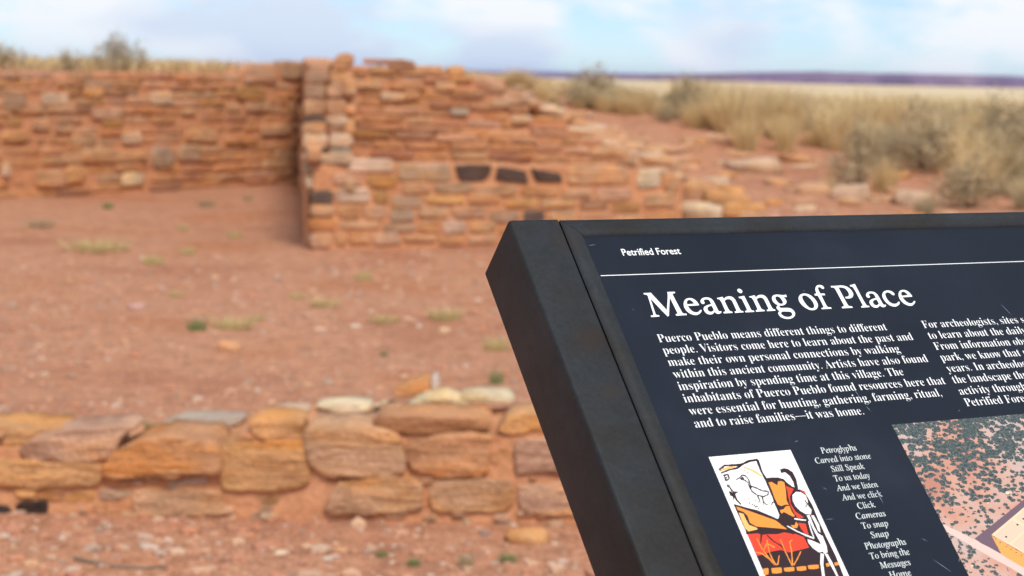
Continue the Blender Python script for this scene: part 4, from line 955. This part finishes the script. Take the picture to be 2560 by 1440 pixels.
body = [('Puerco Pueblo means different things to different', 1650, 856, 2219.5, 826), ('people. Visitors come here to learn about the past and', 1661, 884, 2285, 850.6), ('make their own personal connections by walking', 1675, 914, 2251, 879),
        ('within this ancient community. Artists have also found', 1686, 945.5, 2323, 907), ('inspiration by spending time at this village. The', 1700, 976, 2261, 938), ('inhabitants of Puerco Pueblo found resources here that', 1712, 1007, 2366, 961),
        ('were essential for hunting, gathering, farming, ritual,', 1724, 1038, 2357, 993), ('and to raise families\u2014it was home.', 1739, 1070, 2161, 1036)]
vv = [(U(a, b)[1] + U(c, d)[1]) / 2 for _, a, b, c, d in body]
sp_ = (vv[-1] - vv[0]) / 7; v0_ = sum(v - sp_ * i for i, v in enumerate(vv)) / 8
ul = sum(U(a, b)[0] for _, a, b, c, d in body) / 8
BS = .0131
text_block('body_text', [(s, ul, U(c, d)[0], v0_ + sp_ * i) for i, (s, a, b, c, d) in enumerate(body)], BS, M_PRINT, True, -.013)
col2 = ['For archeologists, sites such as this are a place', 'to learn about the daily lives of past people.', 'From information observed throughout the', 'park, we know that people lived here for many', 'years. In archeology, we see how they used', 'the landscape through traces of their daily', 'activity throughout what is now', 'Petrified Forest.']
u2 = U(2310, 819.5)[0]
kx = (U(2366, 961)[0] - ul); tv, _ = text_verts(body[5][0], True, -.008); kx /= (max(p[0] for p in tv) - min(p[0] for p in tv))
text_block('body_text', [(s, u2, u2 + kx * (lambda q: max(p[0] for p in q) - min(p[0] for p in q))(text_verts(s, True, -.008)[0]), v0_ + sp_ * i) for i, s in enumerate(col2)], BS, M_PRINT, True, -.013)
poem = [('Petroglyphs', 2056.7, 1132.4, 2143.4, 1128), ('Carved into stone', 2042.6, 1157.6, 2178.7, 1146.8), ('Still Speak', 2083, 1177.7, 2162.9, 1171.7), ('To us today', 2089.7, 1202, 2176.3, 1196), ('And we listen', 2094.7, 1226.4, 2196.5, 1218),
        ('And we click', 2108, 1250, 2206.6, 1241.5), ('Click', 2148.5, 1271, 2189.8, 1268.4), ('Cameras', 2145, 1297, 2215.6, 1291), ('To snap', 2160, 1321.5, 2222.4, 1316), ('Snap', 2183, 1345, 2224, 1341.6),
        ('Photographs', 2167, 1372.6, 2267, 1362.5), ('To bring the', 2180.4, 1397.8, 2276.8, 1389.3), ('Messages', 2205.6, 1421.3, 2277.8, 1413.5), ('Home', 2229, 1446, 2280, 1440)]
pv = [(U(a, b)[1] + U(c, d)[1]) / 2 for _, a, b, c, d in poem]; ps = (pv[-2] - pv[0]) / 12
pv0 = sum(v - ps * i for i, v in enumerate(pv)) / len(pv)
text_block('poem_text', [(s, U(a, b)[0] - .001, U(c, d)[0], pv0 + ps * i) for i, (s, a, b, c, d) in enumerate(poem)], .0084, M_PRINT2, False, 0, -.16)

# pictures on the panel
def flat(name, shapes, mats, parent, clip=None):
    """shapes: (points in (u, v), material index, layer) -> one mesh of thin printed patches"""
    vs = []; fs = []; mi = []
    for pts, m, layer in shapes:
        b = len(vs); tri = tessellate_polygon([[Vector((p[0], p[1], 0)) for p in pts]])
        vs += [(p[0], p[1], .0002 + layer * .00003) for p in pts]
        for t in tri: fs.append(tuple(i + b for i in t)); mi.append(m)
    o = smesh(name, vs, fs, None, parent)
    for m in mats: o.data.materials.append(m)
    o.data.polygons.foreach_set('material_index', mi)
    return o
def stroke(pts, w0, w1=None, seed=0):
    """a hand-cut line of varying width in pixel space"""
    rnd = random.Random(seed + len(pts)); L_ = []; R_ = []; w1 = w0 if w1 is None else w1
    fine_ = []
    for a, b in zip(pts, pts[1:]):
        for k in range(3): t = k / 3; fine_.append((a[0] + (b[0] - a[0]) * t, a[1] + (b[1] - a[1]) * t))
    fine_.append(pts[-1]); n = len(fine_)
    for i, p in enumerate(fine_):
        q = fine_[min(i + 1, n - 1)]; o = fine_[max(i - 1, 0)]; dx, dy = q[0] - o[0], q[1] - o[1]; l = math.hypot(dx, dy) or 1
        w = (w0 + (w1 - w0) * i / (n - 1)) / 2 * rnd.uniform(.75, 1.3)
        L_.append((p[0] - dy / l * w, p[1] + dx / l * w)); R_.append((p[0] + dy / l * w, p[1] - dx / l * w))
    return L_ + R_[::-1]
def Z3(pts): return [uv(1740 + x / 4.2357, 1100 + y / 4.2357) for x, y in pts]
M_W = mat('paper_white', (.85, .85, .84), .4, .25); M_K = mat('ink_black', (.028, .014, .018), .4, .25); M_O = mat('ink_orange', (.80, .27, .045), .4, .25); M_R = mat('ink_red', (.72, .055, .025), .4, .25); M_Y = mat('ink_yellow', (.85, .45, .14), .4, .25)
pu0 = U(1772, 1144); pu1 = U(1975.5, 1124); ptop = (pu0[1] + pu1[1]) / 2
sh = [([(pu0[0], ptop), (pu1[0], ptop), (pu1[0], ptop - .205), (pu0[0], ptop - .205)], 0, 0)]
K, OR, RE, YE, WH = 1, 2, 3, 4, 0
def A(pts, m, l): sh.append((Z3(pts), m, l))
A([(400, 690), (500, 718), (700, 780), (860, 850), (890, 790), (765, 455), (735, 405), (800, 398), (870, 398), (935, 418), (1000, 470), (1060, 520), (1110, 528), (1172, 590), (1232, 690), (1292, 840), (1380, 1030), (1480, 1230), (1562, 1440), (1600, 1530), (770, 1530), (730, 1440), (640, 1230), (540, 1000), (430, 760)], K, 1)
A([(765, 452), (800, 445), (860, 482), (868, 440), (905, 436), (935, 450), (950, 540), (958, 640), (982, 690), (950, 684), (900, 702), (862, 682), (832, 620), (802, 540)], OR, 2)
A([(880, 745), (925, 735), (952, 702), (988, 700), (1012, 760), (1046, 808), (1020, 815), (962, 780), (930, 765), (905, 780)], OR, 2)
A([(425, 705), (520, 738), (700, 802), (840, 852), (905, 900), (965, 948), (900, 940), (760, 928), (640, 918), (570, 880), (545, 805), (500, 762), (440, 742)], OR, 2)
A([(450, 770), (500, 782), (528, 842), (560, 900), (640, 930), (656, 952), (620, 968), (560, 975), (520, 940), (480, 850)], YE, 2)
A([(540, 1000), (650, 990), (700, 1008), (760, 1000), (860, 1000), (960, 972), (1060, 1000), (1140, 1030), (1170, 1090), (1196, 1140), (1100, 1165), (980, 1192), (900, 1165), (800, 1182), (700, 1216), (645, 1228), (590, 1110)], RE, 2)
A([(948, 488), (1032, 520), (1012, 560), (992, 600), (1002, 680), (1052, 760), (1142, 820), (1080, 830), (1040, 780), (1000, 700), (975, 600), (966, 540)], RE, 2)
A([(1080, 878), (1160, 888), (1180, 970), (1192, 1004), (1150, 990), (1110, 940)], RE, 2)
A([(1090, 520), (1150, 545), (1175, 600), (1140, 565)], RE, 2)
A([(1000, 905), (1045, 902), (1058, 866), (1082, 900), (1070, 932), (1030, 935)], OR, 2)
A([(1020, 585), (1058, 550), (1110, 555), (1160, 590), (1180, 640), (1186, 700), (1222, 740), (1216, 790), (1160, 786), (1100, 750), (1050, 700), (1022, 640)], WH, 3)
A([(1148, 630), (1165, 650), (1186, 680), (1160, 720), (1155, 705), (1172, 682), (1150, 650)], K, 4)
A([(900, 345), (950, 345), (1000, 400), (1032, 470), (1022, 498), (960, 450), (915, 400)], WH, 3)
A([(888, 312), (930, 300), (970, 308), (1022, 342), (1062, 420), (1082, 520), (1048, 530), (1030, 450), (992, 384), (942, 345), (900, 352)], K, 4)
A([(1170, 800), (1200, 796), (1222, 850), (1250, 920), (1290, 990), (1340, 1020), (1380, 1120), (1392, 1190), (1352, 1205), (1312, 1080), (1262, 990), (1232, 930), (1196, 850)], WH, 3)
A([(1215, 800), (1245, 800), (1302, 900), (1318, 985), (1290, 960), (1258, 880)], WH, 3)
A([(1178, 1052), (1240, 1072), (1322, 1110), (1348, 1182), (1300, 1192), (1232, 1142), (1190, 1092)], WH, 3)
A([(1318, 1200), (1352, 1210), (1346, 1320), (1362, 1440), (1360, 1520), (1336, 1520), (1334, 1440), (1314, 1300)], WH, 3)
A([(1358, 1200), (1392, 1210), (1442, 1300), (1504, 1440), (1540, 1520), (1524, 1520), (1476, 1425), (1420, 1320)], WH, 3)
A(stroke([(1040, 835), (1100, 845), (1165, 852)], 14), WH, 4); A(stroke([(958, 908), (1060, 965), (1160, 1010), (1250, 1045)], 13), WH, 4); A(stroke([(1190, 860), (1215, 950), (1248, 1040)], 12), WH, 4)
for (x0, y0, x1, y1) in [(705, 1358, 768, 1428), (796, 1352, 908, 1412), (928, 1348, 1042, 1392), (1062, 1338, 1168, 1384), (1182, 1322, 1300, 1366), (1372, 1302, 1418, 1340), (1462, 1294, 1512, 1328)]:
    A([(x0, y0 + 8), ((x0 + x1) / 2, y0 + 2), (x1 - 4, y0), (x1, y0 + 30), (x1 - 3, y1 - 5), ((x0 + x1) / 2, y1 + 4), (x0 + 8, y1)], OR, 2)
for s_, pts in enumerate([[(640, 1040), (690, 1140), (760, 1240), (838, 1325)], [(632, 1190), (700, 1205), (770, 1260), (832, 1320)], [(750, 1060), (772, 1180), (805, 1260), (842, 1320)], [(890, 1050), (930, 1150), (975, 1250), (1018, 1335)],
                          [(1020, 1060), (990, 1080), (1010, 1180), (1022, 1335)], [(1110, 1180), (1072, 1260), (1034, 1325)], [(880, 1225), (872, 1270), (865, 1320), (840, 1322)], [(720, 1160), (745, 1100), (790, 1115), (830, 1140)]]):
    A(stroke(pts, 9, 13, s_), OR if s_ != 5 else OR, 4)
A(stroke([(245, 322), (300, 272), (420, 268), (480, 262), (560, 225), (652, 210)], 24), K, 1); A(stroke([(262, 352), (350, 318), (430, 300), (480, 270)], 20), K, 1)
A(stroke([(262, 322), (330, 300), (408, 286)], 24), YE, 2); A(stroke([(495, 284), (600, 325), (700, 388)], 17, 24), YE, 1)
A(stroke([(648, 212), (690, 330), (745, 430), (800, 560), (850, 690), (895, 795)], 24), K, 2)
A(stroke([(398, 688), (500, 716), (640, 755), (870, 850)], 20), K, 3)
A(stroke([(470, 392), (490, 372), (525, 382), (555, 420), (578, 488), (640, 510), (700, 540), (765, 545), (762, 580), (712, 602), (640, 582), (592, 545), (570, 505), (548, 450), (512, 425), (478, 418), (468, 395)], 13), K, 1)
A(stroke([(466, 400), (440, 412), (418, 428)], 16, 8), K, 2); A(stroke([(480, 400), (508, 410)], 20), K, 2)
A(stroke([(650, 590), (668, 630), (680, 672)], 16, 8), K, 2); A(stroke([(700, 605), (712, 650), (710, 692)], 16, 8), K, 2); A(stroke([(708, 650), (735, 680), (765, 690)], 12, 8), K, 3); A(stroke([(800, 690), (806, 665), (830, 655)], 12), K, 2)
A([(345, 540), (385, 552), (372, 512), (398, 545), (452, 548), (415, 575), (438, 632), (482, 680), (470, 690), (420, 640), (404, 610), (398, 650), (386, 600), (360, 590)], K, 1)
A(stroke([(352, 500), (330, 492), (330, 476), (350, 484), (366, 520), (380, 545)], 12), K, 2)
A(stroke([(286, 378), (336, 366), (352, 412), (316, 432), (300, 385)], 15), K, 1); A(stroke([(318, 392), (326, 410)], 12), K, 2)
A([(876, 802), (905, 808), (925, 762), (950, 796), (1000, 800), (1042, 826), (1022, 850), (1042, 885), (1000, 895), (962, 914), (905, 908), (880, 870)], K, 5)
A(stroke([(528, 990), (640, 965), (720, 945), (900, 955), (1040, 992)], 22, 26), K, 3); A(stroke([(690, 1000), (688, 1060), (680, 1105)], 22, 10), K, 3); A(stroke([(750, 1010), (820, 1075), (900, 1120), (960, 1190)], 18, 12), K, 3)
for (x, y) in [(560, 665), (590, 680), (612, 690), (640, 700), (655, 725), (625, 705)]: A(stroke([(x, y), (x + 16, y + 12)], 14, 6), K, 1)
for (x, y) in [(505, 318), (540, 340), (500, 625), (555, 622), (620, 640), (650, 655)]: A(stroke([(x, y), (x + 18, y + 8)], 12, 6), RE, 1)
flat('woodcut_print', sh, [M_W, M_K, M_O, M_R, M_Y], panel)

# aerial picture
M_AIR = mat('aerial_print', rough=.45, spec=.25)
g = N(M_AIR, 'ShaderNodeNewGeometry')
q = 1.0
loc = N(M_AIR, 'ShaderNodeVectorMath'); loc.operation = 'SUBTRACT'; L(M_AIR, g.outputs['Position'], loc.inputs[0]); loc.inputs[1].default_value = O
def dotn(vec):
    d = N(M_AIR, 'ShaderNodeVectorMath'); d.operation = 'DOT_PRODUCT'; L(M_AIR, loc.outputs[0], d.inputs[0]); d.inputs[1].default_value = vec; return d.outputs['Value']
cu, cv = dotn(EX), dotn(EY)
cmb = N(M_AIR, 'ShaderNodeCombineXYZ'); L(M_AIR, cu, cmb.inputs[0]); L(M_AIR, cv, cmb.inputs[1])
land = noise_node(M_AIR, 16, 4, .55, cmb.outputs[0])
lc = ramp(M_AIR, land.outputs['Fac'], [(.32, (.42, .19, .14)), (.46, (.52, .28, .21)), (.58, (.50, .35, .30)), (.70, (.44, .35, .34))])
dn = noise_node(M_AIR, 420, 3, .7, cmb.outputs[0]); dsub = N(M_AIR, 'ShaderNodeVectorMath'); dsub.operation = 'MULTIPLY_ADD'; L(M_AIR, dn.outputs['Color'], dsub.inputs[0]); dsub.inputs[1].default_value = (.006, .005, 0); L(M_AIR, cmb.outputs[0], dsub.inputs[2])
vo = N(M_AIR, 'ShaderNodeTexVoronoi'); vo.inputs['Scale'].default_value = 230; vo.inputs['Randomness'].default_value = .9; vst = N(M_AIR, 'ShaderNodeMapping'); vst.inputs['Scale'].default_value = (.72, 1.15, 1); vst.inputs['Rotation'].default_value = (0, 0, -.3); L(M_AIR, dsub.outputs[0], vst.inputs[0]); L(M_AIR, vst.outputs[0], vo.inputs['Vector'])
# shrubs thicken towards the upper left
den = N(M_AIR, 'ShaderNodeMapRange'); den.inputs['From Min'].default_value = uv(2300, 1300)[1]; den.inputs['From Max'].default_value = uv(2300, 1120)[1]; den.inputs['To Min'].default_value = .50; den.inputs['To Max'].default_value = .84; L(M_AIR, cv, den.inputs['Value'])
dn2 = noise_node(M_AIR, 45, 3, .6, cmb.outputs[0]); dm = N(M_AIR, 'ShaderNodeMath'); dm.operation = 'MULTIPLY_ADD'; L(M_AIR, dn2.outputs['Fac'], dm.inputs[0]); dm.inputs[1].default_value = .9; dm.inputs[2].default_value = -.45
th_ = N(M_AIR, 'ShaderNodeMath'); th_.operation = 'ADD'; L(M_AIR, den.outputs[0], th_.inputs[0]); L(M_AIR, dm.outputs[0], th_.inputs[1])
sb = N(M_AIR, 'ShaderNodeSeparateColor'); L(M_AIR, vo.outputs['Color'], sb.inputs[0])
rs = N(M_AIR, 'ShaderNodeMath'); rs.operation = 'MULTIPLY_ADD'; L(M_AIR, sb.outputs[0], rs.inputs[0]); rs.inputs[1].default_value = -.22; L(M_AIR, th_.outputs[0], rs.inputs[2])
lt = N(M_AIR, 'ShaderNodeMath'); lt.operation = 'LESS_THAN'; L(M_AIR, vo.outputs['Distance'], lt.inputs[0]); L(M_AIR, rs.outputs[0], lt.inputs[1])
gcol = ramp(M_AIR, dn.outputs['Fac'], [(.35, (.020, .038, .042)), (.5, (.055, .080, .082)), (.65, (.15, .15, .145))])
L(M_AIR, mixc(M_AIR, lt.outputs[0], lc.outputs[0], gcol.outputs[0]), bsdf(M_AIR).inputs['Base Color'])
M_ROAD = mat('print_road', (.66, .47, .42), .38, .25); M_ROOF = mat('print_roof', (.72, .48, .36), .38, .25); M_RIM = mat('print_rim', (.80, .55, .36), .38, .25); M_FAC = mat('print_facade', (.72, .33, .09), .38, .25); M_PUR = mat('print_purple', (.14, .09, .12), .45, .25); M_DK = mat('print_dark', (.06, .05, .05), .38, .25)
def Z5(pts): return [uv(2200 + x / 3.511, 1030 + y / 3.511) for x, y in pts]
a0 = U(2229, 1062); sh = [([(a0[0], a0[1]), (PW - .03, a0[1]), (PW - .03, -PH + .03), (a0[0], -PH + .03)], 0, 0)]
def A5(pts, m, l): sh.append((Z5(pts), m, l))
A5([(548, 985), (600, 1005), (680, 1045), (800, 1110), (900, 1150), (1000, 1205), (1100, 1262), (1262, 1352), (1420, 1440), (1420, 1530), (1262, 1440), (1150, 1372), (1000, 1292), (850, 1205), (740, 1140), (640, 1085), (598, 1062)], 1, 1)
A5([(830, 1112), (960, 1010), (1100, 900), (1262, 770), (1400, 660), (1400, 730), (1262, 838), (978, 1078), (1000, 1130), (1062, 1248), (960, 1190), (880, 1150)], 5, 2)
A5([(978, 1078), (1262, 838), (1420, 705), (1700, 900), (1560, 1400), (1262, 1240), (1130, 1165)], 3, 3)
A5([(1002, 1080), (1158, 952), (1262, 1010), (1262, 1040), (1140, 1152)], 2, 4)
A5([(1182, 932), (1262, 866), (1410, 745), (1500, 830), (1262, 985)], 2, 4)
A5([(1158, 1160), (1262, 1064), (1400, 1140), (1330, 1262), (1262, 1222)], 2, 4)
A5([(978, 1088), (1130, 1175), (1262, 1250), (1560, 1410), (1560, 1540), (1262, 1368), (1160, 1310), (1066, 1250)], 4, 4)
for (x, y) in [(1195, 982), (1248, 930), (1095, 1088)]: A5([(x, y), (x + 18, y + 3), (x + 22, y + 14), (x + 4, y + 18)], 6, 5)
for (x, y) in [(1005, 1110), (1045, 1142), (1100, 1178), (1140, 1202), (1185, 1230), (1230, 1254)]: A5([(x, y), (x + 16, y + 4), (x + 8, y + 12)], 6, 5)
for (x, y, r_) in [(1118, 712, 20), (806, 1352, 13), (1150, 705, 9), (945, 800, 8)]: A5([(x + r_ * math.cos(a), y + r_ * .8 * math.sin(a)) for a in [i * .9 for i in range(7)]], 3, 5)
flat('aerial_picture', sh, [M_AIR, M_ROAD, M_ROOF, M_RIM, M_FAC, M_PUR, M_DK], panel)
# scratches
sh = []
for (x0, y0, x1, y1, w) in [(2120, 950, 2160, 1012, 1.0), (2163, 1015, 2178, 1030, 1.2), (2188, 1222, 2209, 1262, 1.6), (2330, 1398, 2380, 1432, 1.2), (2500, 760, 2530, 790, 1), (1470, 615, 1490, 612, 1), (2395, 1030, 2400, 1024, 1),
                            (2055, 1218, 2068, 1226, 1), (2062, 1299, 2085, 1298, 1), (2396, 1408, 2399, 1392, 1.4), (2300, 1345, 2320, 1355, .8), (1985, 1106, 1996, 1102, 1.4)]:
    d = math.hypot(x1 - x0, y1 - y0); nx_, ny_ = -(y1 - y0) / d * w / 2, (x1 - x0) / d * w / 2
    sh.append(([uv(x0, y0), uv((x0 + x1) / 2 + nx_, (y0 + y1) / 2 + ny_), uv(x1, y1), uv((x0 + x1) / 2 - nx_, (y0 + y1) / 2 - ny_)], 0, 8))
M_SCR = mat('scratch', (.20, .24, .32), .5)
o = flat('scratches', sh, [M_SCR], panel); 

# ------------------------------------------------------------------ far land and air
def profR(t): return 4 + 26 * sstep(0, .28, t) + 8 * sstep(.3, .45, t) - 6 * sstep(.55, .8, t)
mesa('mesa', 'long purple mesa on the horizon at the right', 6200, 80, 3200, lambda t: 12 + 22 * sstep(0, .16, t) + 20 * sstep(.14, .36, t) - 7 * sstep(.5, .8, t), 1400, M_MESA)
mesa('distant_mesa', 'blue line of distant mesas on the horizon', 9800, -5500, 5500, lambda t: 54 + 5 * math.sin(t * 9), 1800, M_MESA)
M_HAZE = bpy.data.materials.new('haze'); M_HAZE.use_nodes = True; hn = M_HAZE.node_tree; hn.nodes.clear()
ho = hn.nodes.new('ShaderNodeOutputMaterial'); hv = hn.nodes.new('ShaderNodeVolumePrincipled'); hn.links.new(hv.outputs[0], ho.inputs['Volume'])
hv.inputs['Color'].default_value = (.34, .50, 1.0, 1); hv.inputs['Density'].default_value = 4.2e-5; hv.inputs['Anisotropy'].default_value = .2

def hbox(x0, x1, y0, y1, z0, z1):
    v = [(x, y, z) for z in (z0, z1) for (x, y) in ((x0, y0), (x1, y0), (x1, y1), (x0, y1))]
    return v, [(3, 2, 1, 0), (4, 5, 6, 7), (0, 1, 5, 4), (1, 2, 6, 5), (2, 3, 7, 6), (3, 0, 4, 7)]
zmin = min(v.co.z for v in gme.vertices)
xm = max(abs(xs[0]), abs(xs[-1]), 6000) + 50
v, f = hbox(-xm, xm, ys[0] - 50, max(ys[-1], 14000) + 50, -61.5, 78)
tag(link('haze', mesh('haze', v, f), M_HAZE), 'thin blue air between the ruins and the far mesas', kind='stuff')
print('TERRAIN', xs[0], xs[-1], ys[-1], zmin)
